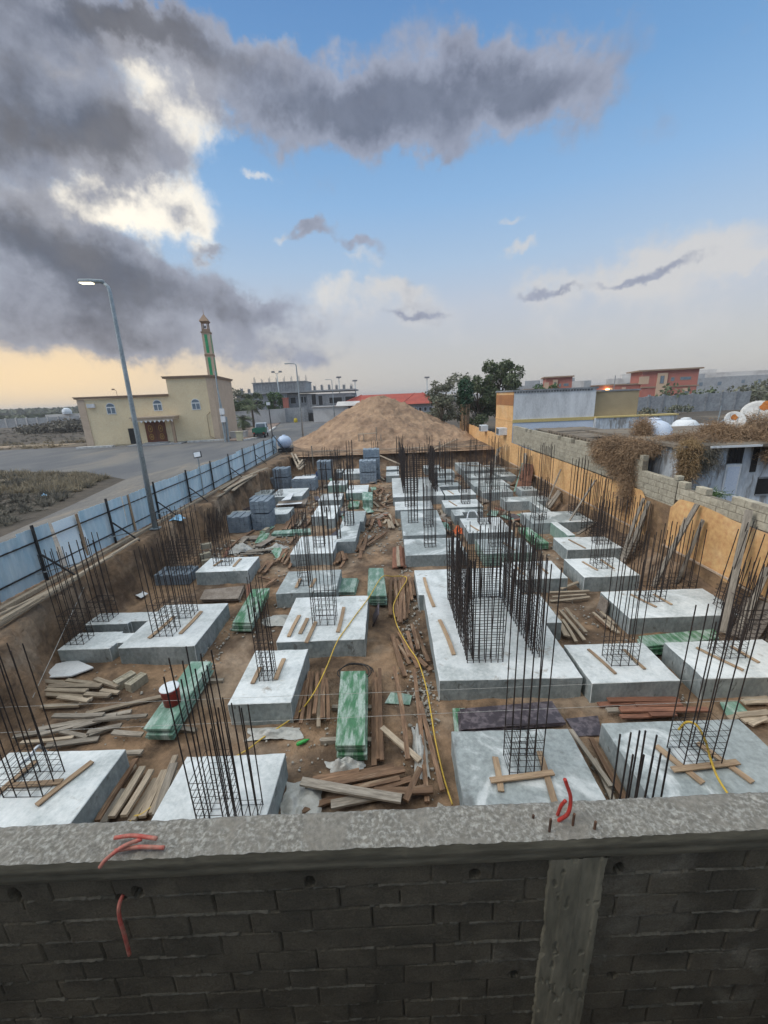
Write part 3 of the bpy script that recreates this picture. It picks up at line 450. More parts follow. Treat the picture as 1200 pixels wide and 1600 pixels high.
# ------------------------------------------------------------------ footings with their cast-in rebar cages
barmesh = {}
def unit_bar(r):
    if r not in barmesh:
        mb = MB(); mb.tube([(0,0,0),(0,0,1)], r, 6); barmesh[r] = mb.mesh('bar', REBAR)
    return barmesh[r]
def cage(parent, off, cx, cy, z, wx, wy, h, nx=4, ny=3, tie_h=.6, step=.11, r=.012, m_=None, lean=0.0, name='rebar_cage', seed=None):
    """off: origin of the parent thing"""
    rs = random.Random(seed if seed is not None else int(cx*100+cy*1000)); ox, oy, oz = cx-off[0], cy-off[1], z-off[2]
    t = MB(); k_ = .02
    while k_ < tie_h:
        a, b_ = wx/2, wy/2; zz = oz+k_+rs.uniform(-.01,.01); tl = rs.uniform(-.012,.012)
        t.tube([(ox-a,oy-b_,zz),(ox+a,oy-b_,zz+tl),(ox+a,oy+b_,zz+tl),(ox-a,oy+b_,zz),(ox-a,oy-b_,zz)], r*.62, 4, cap=False)
        if nx > 3: t.tube([(ox-a*.36,oy-b_,zz+.01),(ox-a*.36,oy+b_,zz+.01)], r*.55, 4, cap=False); t.tube([(ox+a*.36,oy-b_,zz+.01),(ox+a*.36,oy+b_,zz+.01)], r*.55, 4, cap=False)
        k_ += step
    if rs.random() < .5 and h > 1.5:
        zz = oz+tie_h+.0; t.tube([(ox-wx/2,oy-wy/2,zz),(ox+wx/2,oy-wy/2,zz+.02),(ox+wx/2,oy+wy/2,zz),(ox-wx/2,oy+wy/2,zz),(ox-wx/2,oy-wy/2,zz)], r*.6, 4, cap=False)
    c = t.build(name, REBAR, parent)
    pts = set()
    for i in range(nx):
        for j in range(ny):
            if i in (0, nx-1) or j in (0, ny-1): pts.add((-wx/2+wx*i/(nx-1), -wy/2+wy*j/(ny-1)))
    me = unit_bar(r); gl = rs.uniform(-.008,.008), rs.uniform(-.008,.008)
    for (px, py) in sorted(pts):
        o = bpy.data.objects.new('bar', me); COL.objects.link(o); o.parent = c
        o.location = (ox+px+rs.uniform(-.008,.008), oy+py+rs.uniform(-.008,.008), oz-.03); o.scale = (1,1,h*rs.uniform(.94,1.03)+.03)
        o.rotation_euler = (gl[0]+rs.gauss(0,.006), gl[1]+rs.gauss(0,.006)+lean, 0)
    return c
def poly_rect(x0, x1, y0, y1): return [(x0,y0),(x1,y0),(x1,y1),(x0,y1)]
def footing(label, poly, zt=.5, m_=None, cages=(), group='concrete pad footings in the pit', name='concrete_footing', r=None):
    cx = sum(p[0] for p in poly)/len(poly); cy = sum(p[1] for p in poly)/len(poly)
    rs = random.Random(label); q = [(x-cx+rs.uniform(-.015,.015), y-cy+rs.uniform(-.015,.015)) for x, y in poly]
    mb = MB(); mb.prism(q, -.15, zt)
    mb.mi = [0]*len(mb.f)
    a = sum(q[i][0]*q[(i+1)%len(q)][1]-q[(i+1)%len(q)][0]*q[i][1] for i in range(len(q)))
    for i in range(2, len(mb.f)): mb.mi[i] = 1  # side faces take the darker colour with the shade in it
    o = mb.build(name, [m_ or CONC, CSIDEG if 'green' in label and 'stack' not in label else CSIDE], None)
    if cy < 16:                                                    # slightly wavy cast edges, chipped corners
        import bmesh
        bm = bmesh.new(); bm.from_mesh(o.data); L_ = [e for e in bm.edges if e.calc_length() > .3]
        bmesh.ops.bevel(bm, geom=[e for e in bm.edges if max(v.co.z for v in e.verts) > 0], offset=.010, segments=1, affect='EDGES')
        bmesh.ops.triangulate(bm, faces=[f for f in bm.faces if len(f.verts) > 4 and len(poly) == 4])
        bmesh.ops.subdivide_edges(bm, edges=[e for e in bm.edges if e.calc_length() > .2], cuts=14, use_grid_fill=True)
        for v in bm.verts:
            a = float(fbm((v.co.x+cx)*3.1+v.co.z, (v.co.y+cy)*3.1-v.co.z, 3, 5))-.5; e_ = float(fbm((v.co.x+cx)*17, (v.co.y+cy)*17+v.co.z*9, 2, 7))-.5
            v.co.x += .022*a + .008*e_; v.co.y += .022*(float(vn((v.co.x+cx)*4, (v.co.y+cy)*4+v.co.z*3, 9))-.5) + .008*e_; v.co.z += (.012*a + .006*e_) if v.co.z > .2 else 0
        bm.to_mesh(o.data); bm.free()
    o.location = (cx, cy, 0)
    tag(o, label, 'footing', group)
    rr = r or (.0085 if cy < 9 else .0098 if cy < 16 else .0125)
    for cg in cages: cage(o, (cx, cy, 0), cg[0], cg[1], zt, *cg[2:5], *(cg[5:] if len(cg) > 5 else ()), r=rr, step=.11 if cy < 9 else .14 if cy < 16 else .2)
    return o
R_ = poly_rect
footing('whitish footing with crossed boards at the near left corner of the pit', R_(-6.6,-4.6,4.0,5.25), .5, CONC, [(-5.63,4.66,.6,.42,2.45,4,3,.62)])
footing('whitish near footing half hidden by the cap wall, with two bundles of bars', R_(-3.5,-1.88,3.2,5.1), .5, CONC, [(-2.52,4.1,.34,.5,2.55,3,4,.9), (-2.13,4.05,.30,.4,1.8,4,3,.1)])
footing('patchy grey near footing with a low square cage, beside the red conduit', R_(.87,2.85,3.6,5.45), .5, CONCG, [(1.86,4.8,.48,.32,3.25,5,2,.6)])
footing('patchy grey footing at the near right with a yellow hose over its cage', R_(3.45,5.78,3.75,5.55), .5, CONCG, [(4.5,4.85,.56,.36,2.6,4,2,.66)])
footing('narrow pale footing with a slim cage between the hose and green stack', R_(-3.26,-2.04,6.22,7.9), .5, CONC, [(-2.7,7.0,.28,.3,1.75,4,3,.95)])
footing('large whitish footing on the left carrying two cages side by side', R_(-6.65,-4.8,8.15,10.2), .5, CONC, [(-5.8,8.8,.48,.42,2.35,4,3,.95), (-5.72,9.62,.46,.4,2.3,4,3,.5)])
footing('small stepped footing against the left bank, nearer of the pair joined by a beam', [(-8.25,8.28),(-6.95,8.28),(-6.95,8.5),(-6.66,8.5),(-6.66,8.95),(-7.1,8.95),(-7.1,9.02),(-8.25,9.02)], .42, CONC, [(-7.97,8.66,.46,.38,2.45,4,3,.8)])
footing('small stepped footing against the left bank, farther of the pair joined by a beam', [(-8.4,9.38),(-7.22,9.38),(-7.22,9.5),(-6.66,9.5),(-6.66,9.98),(-8.4,9.98)], .42, CONC, [(-8.05,9.72,.46,.38,2.4,4,3,.6)])
footing('wide pale footing mid pit with tall cage and yellow hose across it', R_(-2.86,-.74,8.2,10.4), .5, CONC, [(-1.82,9.1,.56,.46,3.1,4,3,.75)])
footing('pale footing behind the wide hose-crossed one, with a slim dense cage', R_(-3.55,-1.75,10.68,12.26), .5, CONCG, [(-2.79,11.3,.28,.36,2.4,3,3,.7)])
footing('pale footing left of centre beside scattered short planks, with thin cage', R_(-3.85,-2.23,13.8,15.75), .5, CONC, [(-2.85,14.6,.36,.36,2.4,3,3,.5)])
footing('pale footing with a wide low cage beside the brown panel pile', R_(-6.8,-5.0,12.45,13.7), .5, CONC, [(-6.06,13.1,.56,.4,1.95,5,3,.55)])
footing('long narrow footing at the head of the central dirt lane', [(-2.33,14.95),(-1.48,14.95),(-1.48,17.6),(-1.3,17.6),(-1.3,19.4),(-2.33,19.4)], .5, CONCG, [(-1.93,17.2,.40,.36,2.9,4,3,.6), (-2.2,15.45,.12,.25,2.9,2,3,.2)])
footing('grey footing by the left bank behind the near block packs', R_(-8.5,-7.35,19.4,20.3), .5, CONCG, [])
footing('small grey footing right of the tall two-layer block pack', R_(-6.3,-5.27,19.3,20.7), .5, CONCG, [])
footing('grey footing against the left bank beyond the block packs', R_(-8.85,-7.55,23.4,25.3), .5, CONCG, [(-7.9,24.4,.4,.4,1.4,3,3,.3)])
footing('pale footing behind the leaning white panels on the left', R_(-7.3,-5.35,23.15,25.4), .5, CONC, [(-6.9,23.6,.5,.4,1.6,4,3,.5)])
footing('white stepped footing left of the central dirt lane with slim bars', [(-3.95,18.7),(-3.18,18.7),(-3.18,18.2),(-2.75,18.2),(-2.75,20.7),(-3.95,20.7)], .5, CONC, [(-3.3,19.5,.24,.3,2.6,3,3,.2)])
footing('white footing beyond the stepped one left of the lane', R_(-4.15,-2.85,21.9,23.5), .5, CONC, [(-3.2,22.7,.3,.3,2.6,3,3,.3)])
footing('footing with a greenish front face near the far green panels', R_(-2.75,-1.4,23.45,25.65), .5, CONC, [(-2.5,24.5,.3,.3,2.3,3,3,.4)])
footing('small pale footing left of the greenish-faced one', R_(-4.2,-2.95,25.9,27.4), .5, CONC, [(-3.7,26.6,.4,.35,2.3,3,3,.4)])
footing('far pale footing directly left of the tall far block packs', R_(-3.6,-2.3,29.9,32.1), .5, CONC, [(-3.1,31,.4,.4,2.4,3,3,.5)])
footing('farthest small footing at the foot of the far bank, centre row', R_(-.28,.72,31.0,32.6), .5, CONC, [(.85,31.7,.5,.4,2.6,4,3,.5)])
footing('second farthest small footing of the centre row', R_(-.3,.66,28.5,30.1), .5, CONC, [(.75,29.3,.4,.4,2.7,4,3,.5)])
footing('pale footing just behind the long narrow striped slab', R_(.2,2.15,19.3,20.95), .5, CONC, [(.98,20.1,.5,.4,2.9,4,3,.6)])
footing('long slab with a tall grid cage beside the stony edge of the lane', R_(.45,2.25,15.4,19.05), .5, CONCG, [(.97,17.3,.42,.4,2.9,4,4,.9), (1.6,16.6,.4,.4,2.6,4,3,.4)])
footing('pale slab behind the big raft, ending at the red boards', R_(.45,2.65,13.3,15.0), .5, CONCG, [(1.42,14.2,.42,.4,2.4,4,3,.35)])
footing('far footing under the far bank, right of the rebar core', R_(2.75,4.05,30.9,32.4), .5, CONC, [(3.2,31.6,.4,.4,2.5,3,3,.4)])
footing('low far footing one row before the far bank, right of the core', R_(3.05,4.75,28.85,30.3), .5, CONCG, [(3.9,29.6,.4,.4,2.2,3,3,.4)])
footing('grey far footing beside the far rebar core', R_(2.95,4.3,26.3,27.7), .5, CONCG, [(3.6,27,.35,.35,2.2,3,3,.3)])
footing('white footing with a board across it right of the far core', R_(3.1,4.85,21.95,23.3), .5, CONC, [(4.2,22.7,.4,.4,2.0,3,3,.4)])
footing('clean white footing casting a dark front, right of the far core', R_(2.73,4.65,19.4,20.9), .5, CONC, [(3.9,20.2,.4,.4,2.2,4,3,.4)])
footing('stepped grey footing with a hollow in front, by the orange net', [(2.97,17.98),(3.42,17.98),(3.42,18.5),(4.45,18.5),(4.45,19.0),(2.97,19.0)], .5, CONCG, [])
footing('pale footing with a white hose bend, right of the orange net', R_(3.13,4.95,15.45,17.5), .5, CONC, [(4.05,16.7,.46,.4,2.8,4,4,.6)])
footing('slab with a green wet face behind the big rebar core', R_(3.25,5.1,13.2,14.7), .5, CONCG, [(3.9,14.0,.5,.4,2.3,4,3,.4)])
footing('long grey footing in the right row under a dark front', R_(5.15,7.35,23.95,25.8), .5, CONCG, [(6.3,24.9,.4,.4,2.1,3,3,.4)])
footing('grey footing in the right row below the long one', R_(5.3,7.05,22.3,23.8), .5, CONCG, [(6.2,23,.4,.4,2.0,4,3,.4)])
footing('far grey footing in the right row beside the dark corner', R_(5.35,7.2,28.6,32.4), .62, CONCG, [(6.4,30.4,.5,.4,2.1,4,3,.4)])
footing('grey footing in the right row before the far dark corner', R_(5.3,7.2,26.5,28.1), .5, CONCG, [(6.1,27.3,.4,.4,2.1,3,3,.4)])
footing('thin T-shaped strip footing near the leaning red sheets', [(5.97,20.1),(7.2,20.1),(7.2,18.1),(7.55,18.1),(7.55,20.1),(8.35,20.1),(8.35,21.1),(5.97,21.1)], .5, CONCG, [(8.15,20.6,.5,.5,2.9,5,3,.7)])
footing('stained flat footing with scraps on top beside the earth wall', R_(6.08,8.7,16.4,18.05), .5, CONCG, [(6.6,17.1,.5,.4,1.9,4,3,.3)])
footing('pale footing at the end of the white-topped ground beam, right row', [(6.25,13.3),(8.2,13.3),(8.2,14.55),(7.25,14.55),(7.25,14.6),(6.25,14.6)], .5, CONC, [(7.75,13.9,.55,.4,1.5,5,3,.5)])
footing('narrow white-topped ground beam with a green side face', R_(6.85,7.12,14.65,16.35), .55, CONC, [], 'narrow ground beams', 'ground_beam')
footing('clean whitish square footing second from the wall, with board strips', R_(5.78,7.5,11.1,12.5), .5, CONC, [(6.68,11.85,.5,.42,2.4,4,3,.35)])
footing('white footing just behind the big rebar core on the right', R_(3.65,5.3,11.1,12.4), .5, CONC, [(4.43,11.95,.55,.4,1.8,5,3,.35)])
footing('long pale slab by the orange wall with a low centre cage', R_(5.8,8.62,8.76,10.15), .5, CONC, [(6.87,9.68,.55,.36,1.85,5,3,.42)])
footing('whitish footing with speckled edge and cage, right of the big raft', R_(3.77,5.5,6.52,7.77), .5, CONC, [(4.67,7.18,.52,.36,2.3,4,3,.55)])
footing('whitish footing at the right edge with a low cage and thin strips', R_(5.97,8.15,6.55,7.75), .5, CONC, [(6.98,7.3,.5,.36,1.9,4,3,.42)])
footing('small far footing between the grey one by the far core and the board-crossed one', R_(2.95,4.4,24.25,25.4), .5, CONCG, [(3.7,24.8,.4,.4,2.1,3,3,.4)])
footing('grey footing in the wall row beside the dark red leaning sheets', R_(7.55,8.5,22.3,23.5), .5, CONCG, [(8.0,22.9,.4,.4,2.0,3,3,.4)])
footing('grey footing in the wall row right of the one before the dark corner', R_(7.5,8.6,26.7,28.3), .5, CONCG, [(8.0,27.5,.4,.4,2.0,3,3,.4)])
footing('farthest footing of the wall row, in the dark corner of the pit', R_(7.45,8.6,29.3,31.4), .5, CONCG, [(8.0,30.0,.4,.4,2.0,3,3,.4)])
footing('small far footing in front of the slim bars by the blue tarpaulin', R_(-6.7,-5.7,28.9,30.2), .5, CONCG, [(-6.2,29.5,.4,.4,1.9,3,3,.4)])
footing('tiny far footing under the far bank right of the lone block pack', R_(-4.35,-3.8,30.6,32.2), .5, CONC, [(-4.1,31.5,.3,.3,2.0,3,3,.4)])
# raft with the rebar core
def core(parent, off, x0, x1, y0, y1, z, h, r, sides, sp=.15):
    rs = random.Random(int(x0*10)); me = unit_bar(r); ends = {'left': ((x0,y0),(x0,y1)), 'right': ((x1,y0),(x1,y1)), 'front': ((x0,y0),(x1,y0)), 'back': ((x0,y1),(x1,y1))}
    for sd_, (frac, hh, tiefrac) in sides.items():
        (ax, ay), (bx, by) = ends[sd_]; ax, ay, bx, by = ax-off[0], ay-off[1], bx-off[0], by-off[1]
        bx, by = ax+(bx-ax)*frac, ay+(by-ay)*frac; L = math.hypot(bx-ax, by-ay); nxm, nym = (by-ay)/L*.12, -(bx-ax)/L*.12
        t = MB(); zz = z+.06
        while zz < z+hh*tiefrac:
            for s_ in (0, 1):
                e = rs.uniform(-.03,.03); t.tube([(ax+nxm*s_,ay+nym*s_,zz+e),(bx+nxm*s_,by+nym*s_,zz-e*.5)], r*.65, 4, cap=False)
            zz += .135
        c = t.build('rebar_wall', REBAR, parent); n = max(2, int(L/sp))
        for i in range(n+1):
            for s_ in (0, 1):
                o = bpy.data.objects.new('bar', me); COL.objects.link(o); o.parent = c
                o.location = (ax+(bx-ax)*i/n+nxm*s_+rs.uniform(-.012,.012), ay+(by-ay)*i/n+nym*s_+rs.uniform(-.012,.012), z-.03); o.scale = (1,1,hh*rs.uniform(.9,1.04))
                o.rotation_euler = (rs.gauss(0,.014), rs.gauss(0,.014), 0)
raft = footing('largest pale raft slab, carrying the dense rebar lift core', [(.82,6.7),(3.68,6.7),(3.68,8.68),(4.1,8.68),(4.1,10.15),(3.62,10.15),(3.62,12.0),(.68,12.0),(.68,10.3),(.84,10.3)], .5, CONC, [], 'raft slabs under rebar cores', 'raft_slab')
core(raft, (raft.location.x, raft.location.y, 0), 1.5, 2.95, 7.35, 10.1, .5, 2.35, .0105, {'left': (1, 2.3, .72), 'right': (1, 2.5, .66), 'front': (.52, 2.4, .7), 'back': (1, 2.2, .7)}, .115)
raft2 = footing('far raft slab carrying the second dense rebar core', R_(.1,3.02,22.0,27.5), .5, CONC, [], 'raft slabs under rebar cores', 'raft_slab')
core(raft2, (raft2.location.x, raft2.location.y, 0), .75, 2.65, 23.0, 27.0, .5, 2.5, .016, {'left': (1, 2.5, .7), 'right': (1, 2.4, .7), 'back': (1, 2.4, .6), 'front': (.45, 2.3, .7)}, .2)
# bars that stand in the earth
def loose_cage(label, cx, cy, z, *a, r=.012, **kw):
    r = r*.82
    t = thing('rebar_cage', label, 'rebar cage', (cx,cy,z), 0, 'rebar cages standing in the earth'); cage(t, (cx,cy,z), cx, cy, z, *a, r=r, name='tie_set', **kw); return t
loose_cage('row of black starter bars in the gap between the two near grey footings', 3.12, 4.05, .05, .44, .28, 1.62, 5, 2, .1, r=.014)
loose_cage('rust brown cage leaning by the orange wall beyond the wide plank', 8.55, 9.0, .15, .55, .7, 2.55, 4, 4, .9, r=.013, lean=.10)
loose_cage('row of tall rusty bars in front of the orange wall beside the right edge plank', 8.35, 8.1, .1, .9, .4, 2.0, 5, 2, .8, r=.013)
loose_cage('rusty bar cluster by the orange wall between the leaning planks', 8.2, 10.6, .15, .75, .6, 2.15, 5, 3, .5, r=.013)
loose_cage('rebar cluster before the bare stone patch hung with dry vines', 8.4, 13.2, .25, .6, .6, 2.1, 5, 3, .6, r=.014)
loose_cage('rebar cluster at the orange wall behind a thin leaning pole', 8.3, 15.6, .25, .6, .8, 2.4, 6, 3, .6, r=.015)
loose_cage('tall rebar cluster at the orange wall, left of the thin leaning pole', 8.45, 17.6, .3, .4, .6, 2.8, 4, 3, .6, r=.016)
loose_cage('far rebar cluster at the orange wall near the tower corner', 8.3, 24.5, .25, .5, .6, 2.6, 4, 3, .6, r=.017)
loose_cage('far rebar cluster against the orange wall under the window units', 8.2, 31.0, .25, .8, .8, 2.5, 4, 3, .4, r=.018)
loose_cage('dense rebar mat bundle on the left bank below the lamp post', -7.55, 13.3, .45, .9, .9, 2.1, 6, 5, .9, r=.012)
loose_cage('bent bars in front of the left bank by the corner, leaning over', -8.2, 17.0, .1, .5, .5, 1.5, 4, 3, .5, r=.013, lean=.16)
loose_cage('thin far bars before the dirt heap on the left of the far bank', -5.2, 32.6, .1, .6, .4, 2.2, 4, 2, .3, r=.018)
loose_cage('thin far bars before the dirt heap near the middle of the far bank', -1.2, 33.2, .2, .5, .4, 2.4, 4, 2, .3, r=.018)
loose_cage('thin far bars under the far bank by the right wall corner', 5.2, 33.2, .2, .8, .5, 2.3, 5, 2, .3, r=.018)
loose_cage('slim bars beside the green panel on the left of the wide footing', -3.75, 9.6, .05, .3, .5, 1.5, 3, 3, .3, r=.0115)

# ------------------------------------------------------------------ planks
PC = [0]
def plank(p, q, wd, th, m_, label, group, z0=None, name='plank'):
    p = Vector(p); q = Vector(q); L = (q-p).length; rs = random
    mb = MB(); n = 4; bow = rs.uniform(-.015,.015)*L; sag = rs.uniform(-.006,.006)*L
    vs = []; 
    for i in range(n+1):
        t = i/n; y = bow*math.sin(math.pi*t); z = sag*math.sin(math.pi*t); x = -L/2+L*t + (rs.uniform(-.02,.02) if i in (0, n) else 0)
        vs += [(x,y-wd/2,z-th/2),(x,y+wd/2,z-th/2),(x,y+wd/2,z+th/2),(x,y-wd/2,z+th/2)]
    fs = [(0,1,2,3),(n*4+3,n*4+2,n*4+1,n*4)]
    for i in range(n):
        for j in range(4): fs.append((i*4+j, (i+1)*4+j, (i+1)*4+(j+1)%4, i*4+(j+1)%4))
    mb.add(vs, [f[::-1] for f in fs]); o = mb.build(name, m_)
    d = (q-p).normalized(); o.location = (p+q)/2; o.rotation_euler = d.to_track_quat('X', 'Z').to_euler()
    o.rotation_euler.rotate_axis('X', rs.uniform(-.1,.1)); PC[0] += 1
    return tag(o, label, 'plank', group)
PSPEC = {
 'near_gap': (WOODP, .10, .05, 'pale plank lying in the gap between the two near left footings'),
 'left_heap': (WOODP, .10, .045, 'short pale plank in the small heap below the white board'),
 'left_long': (WOODG, .085, .04, 'long grey plank in the spread beside the bucket stack'),
 'beside_pier': (WOODB, .075, .045, 'brown plank lying beside the narrow pale footing with the slim cage'),
 'long_mid': (WOODB, .085, .045, 'long loose brown plank right of the big green panel stack'),
 'near_heap': (WOODB, .11, .04, 'wet brown board in the tangled heap behind the cap wall'),
 'raft_side': (WOODB, .09, .035, 'brown plank in the pile against the left side of the big raft'),
 'raft_corner': (WOODB, .085, .04, 'brown plank in the bundle under the hose at the far raft corner'),
 'red_boards': (WOODR, .11, .05, 'reddish board in the straight row beside the slab behind the big raft'),
 'crossed': (WOODB, .10, .045, 'brown plank among the crossed planks in the central dirt lane'),
 'far_heap': (WOODB, .10, .045, 'brown offcut in the far heap beside the far raft slab'),
 'mid_strip': (WOODP, .10, .045, 'short offcut strewn on the lane edge beside the long grid cage slab'),
 'under_beam': (WOODB, .10, .045, 'brown offcut before the front end of the long narrow footing'),
 'wet_brown': (WOODR, .10, .035, 'wet red-brown plank in the flat pile before the speckled footing'),
 'right_edge': (WOODP, .10, .035, 'pale plank in the pile at the right edge of the pit'),
 'pale_gap': (WOODP, .08, .035, 'pale plank in the heap behind the speckled footing and raft'),
 'slab_end': (WOODP, .07, .035, 'thin pale strip at the left end of the long slab by the wall'),
 'left_mid': (WOODB, .09, .045, 'brown plank on the ground left of the thin caged footing'),
 'block_side': (WOODB, .10, .045, 'brown plank in the pile right of the tall two-layer block pack'),
 'grey_scrap': (WOODG, .12, .03, 'grey scrap board on the littered ground before the block packs'),
 'bank_lip': (WOODP, .10, .05, 'long pale plank laid along the left bank top under the near fence'),
 'bank_far': (WOODP, .13, .05, 'long plank laid along the bank top under the far half of the fence'),
 'bank_end': (WOODP, .12, .06, 'loose plank sliding down the bank by the white tank'),
}
for key, segs in PILES.items():
    m_, wd, th, lab = PSPEC[key]; zb = 1.5 if key.startswith('bank') else .05
    for i, (x0, y0, x1, y1) in enumerate(segs):
        far = min(y0, y1) > 14
        z = zb + th/2 + .03 + (i % 4)*th*.55
        za, zc = z+random.uniform(-.01,.03), z+random.uniform(-.01,.03)
        if key == 'bank_lip': x0 = min(x0, -8.65); x1 = min(x1, -8.7)
        if key == 'bank_end': zc = 1.2; za = 1.55
        mm = m_
        if random.random() < .18: mm = random.choice([WOODG, WOODB, WOODP])
        if key == 'near_heap' and i == 1: mm = WOODG; za += .12; zc += .12
        plank((x0,y0,za), (x1,y1,zc), wd*random.uniform(.85,1.25)*(1.15 if far else 1), th, mm, lab, 'planks in the '+key.replace('_', ' ')+' pile')
leanlab = ['slanting plank, left of the trio leaning on the wall below the vines', 'slanting plank, middle of the trio leaning on the wall below the vines', 'slanting plank, right of the trio leaning on the wall below the vines', 'broad long plank leaning on the orange wall, second group from the right', 'thin pole leaning on the orange wall beside the broad plank', 'short stout plank leaning alone on the orange wall', 'widest pale plank leaning up to the cream blocks at right', 'plank leaning on the orange wall cut by the right photo edge', 'lower plank leaning at the right photo edge', 'lowest plank leaning at the right photo edge']
for (x0, y0, y1, z1, wd), lab in zip(LEANS['L'], leanlab): plank((x0,y0,.12), (8.85,y1,z1), wd, .05, WOODG if wd > .06 else WOODP, lab, 'planks leaning on the orange wall')
leanlab2 = ['tall dark plank leaning at the foot of the orange tower', 'second dark plank leaning at the foot of the orange tower', 'pale plank leaning beside the dark red sheets', 'thin pole leaning on the orange wall above the T-shaped strip', 'plank leaning on the earth bank, upper of the pair by the T-shaped strip', 'plank leaning on the earth bank, lower of the pair by the T-shaped strip', 'very long thin pole leaning across the rebar cluster', 'short pale pole propped on the earth by the white-topped beam', 'short plank leaning on the orange wall far right row']
for (x0, y0, y1, z1, wd), lab in zip(LEANS['L2'], leanlab2): plank((x0,y0,.25), (8.85,y1,z1), wd, .05, WOODG, lab, 'planks leaning on the orange wall')
for i in range(5):
    plank((7.75+.05*i,23.7-.17*i,.1), (8.8,25.6-.17*i,1.55), .5, .02, WOODR if i else GREENP, 'sheet in the row of dark red sheets leaning on the orange wall', 'sheets leaning on the wall', name='form_sheet')['category'] = 'form sheet'
for i, s_ in enumerate([(2.93,4.0,3.05,5.5),(3.05,3.8,3.2,5.2),(3.3,4.4,3.34,5.6),(3.2,4.7,3.05,5.75)]):
    plank((s_[0],s_[1],.06+.03*i), (s_[2],s_[3],.08+.03*i), .08, .04, WOODG if i % 2 else WOODB, 'plank lying in the narrow gap between the two near grey footings', 'planks in the near right gap')
rs_ = random.Random(21)
LAN = [(-4.85,-4.35,15.5,30),(-1.25,-.15,17.5,21),(-1.2,-.4,23,30),(2.3,2.65,15.5,21),(4.95,5.2,15,30),(-4.7,-4.2,10,15),(7.3,8.3,21.5,30),(5.3,6.0,16.2,20),(-7.0,-6.4,13.9,17.6),(-2.8,-2.4,18,27),(4.4,5.6,24,31)]
for i in range(70):
    xa, xb, ya, yb = LAN[i % len(LAN)]; x, y = rs_.uniform(xa,xb), rs_.uniform(ya,yb); a = rs_.choice([rs_.gauss(math.pi/2,.35), rs_.uniform(0,3.14)]); L_ = rs_.uniform(.5,1.4) if abs(math.cos(a)) < .5 else rs_.uniform(.4,.8)
    plank((x-math.cos(a)*L_/2,y-math.sin(a)*L_/2,rs_.uniform(.08,.2)), (x+math.cos(a)*L_/2,y+math.sin(a)*L_/2,rs_.uniform(.08,.22)), rs_.uniform(.09,.15), .045, rs_.choice([WOODB,WOODB,WOODP,WOODG,WOODR]), 'plank strewn in the dirt lanes between the farther footings', 'planks strewn between the far footings')
# short boards on the footings
bl = [((-5.95,4.62),(-5.2,4.66),'board laid crosswise before the near left cage',.53),((-5.3,4.3),(-5.0,5.0),'board laid lengthwise right of the near left cage',.515),((-6.1,4.25),(-5.95,5.05),'board laid lengthwise left of the near left cage',.515),
 ((1.32,4.5),(2.25,4.6),'crosswise board before the low square cage on the near footing',.545),((1.42,4.35),(1.48,4.9),'board left of the low square cage on the near footing',.515),((2.1,4.1),(2.2,5.0),'board right of the low square cage on the near footing',.515),
 ((4.0,4.6),(5.05,4.7),'dark crosswise board before the hose-hung cage',.545),((4.05,5.05),(4.3,4.42),'board left of the hose-hung cage',.515),((4.72,5.1),(5.0,4.4),'board right of the hose-hung cage',.515),
 ((-2.95,6.75),(-2.95,7.25),'board left of the slim cage on the narrow pale footing',.515),((-2.5,6.85),(-2.5,7.55),'board right of the slim cage on the narrow pale footing',.515),
 ((-6.1,8.5),(-6.0,9.5),'board left of the two cages on the large left footing',.515),((-5.4,8.65),(-5.35,9.75),'board right of the two cages on the large left footing',.515),
 ((-2.6,8.4),(-2.55,9.35),'leftmost board before the tall cage on the wide pale footing',.515),((-2.35,8.5),(-2.3,9.2),'second board from the left on the wide pale footing',.515),((-2.12,8.1),(-2.05,9.0),'third board from the left on the wide pale footing',.515),((-1.42,8.5),(-1.4,9.7),'board right of the tall cage on the wide pale footing',.515),
 ((1.25,7.5),(1.12,8.9),'board along the left side of the rebar core on the raft',.515),((1.05,9.6),(.95,11.4),'board at the far left corner of the raft',.515),
 ((4.35,6.75),(4.2,7.55),'thin strip left of the cage on the speckled footing',.51),((5.0,6.85),(4.95,7.5),'thin strip right of the cage on the speckled footing',.51),
 ((6.85,6.75),(6.5,7.5),'thin strip left of the cage on the right edge footing',.51),((7.35,6.95),(7.25,7.5),'thin strip right of the cage on the right edge footing',.51),
 ((6.75,9.2),(6.5,9.9),'strip left of the low cage on the long slab by the wall',.51),((7.2,9.3),(7.1,9.9),'strip right of the low cage on the long slab by the wall',.51),
 ((6.4,11.5),(6.25,12.2),'strip left of the cage on the clean square footing',.51),((6.95,11.6),(6.9,12.3),'strip right of the cage on the clean square footing',.51),
 ((4.05,11.4),(4.0,12.1),'strip left of the cage on the white footing behind the core',.51),((4.8,11.4),(4.75,12.2),'strip right of the cage on the white footing behind the core',.51),
 ((-6.35,12.9),(-6.25,13.4),'board left of the wide low cage by the brown panels',.51),((-5.6,12.8),(-5.6,13.5),'board right of the wide low cage by the brown panels',.51),
 ((-3.0,11.0),(-3.0,11.6),'board left of the slim dense cage',.51),((-2.55,11.0),(-2.5,11.6),'board right of the slim dense cage',.51),
 ((6.9,13.35),(6.7,14.3),'pale strip on the footing at the beam end',.51),((3.6,22.1),(3.4,23.1),'strip across the white footing right of the far core',.51),((3.35,19.6),(3.1,20.7),'strip across the clean white footing',.51),((3.6,15.7),(3.4,16.4),'strip on the pale footing with the hose bend',.51),((4.4,13.4),(4.2,14.2),'strip on the slab behind the big core',.51)]
for p, q, lab, z in bl:
    wd = .06 if 'strip' in lab else .09; plank((*p, z+.012), (*q, z+.012), wd, .024, BOARD, lab, 'boards lying on the footings', name='short_board')['category'] = 'board'
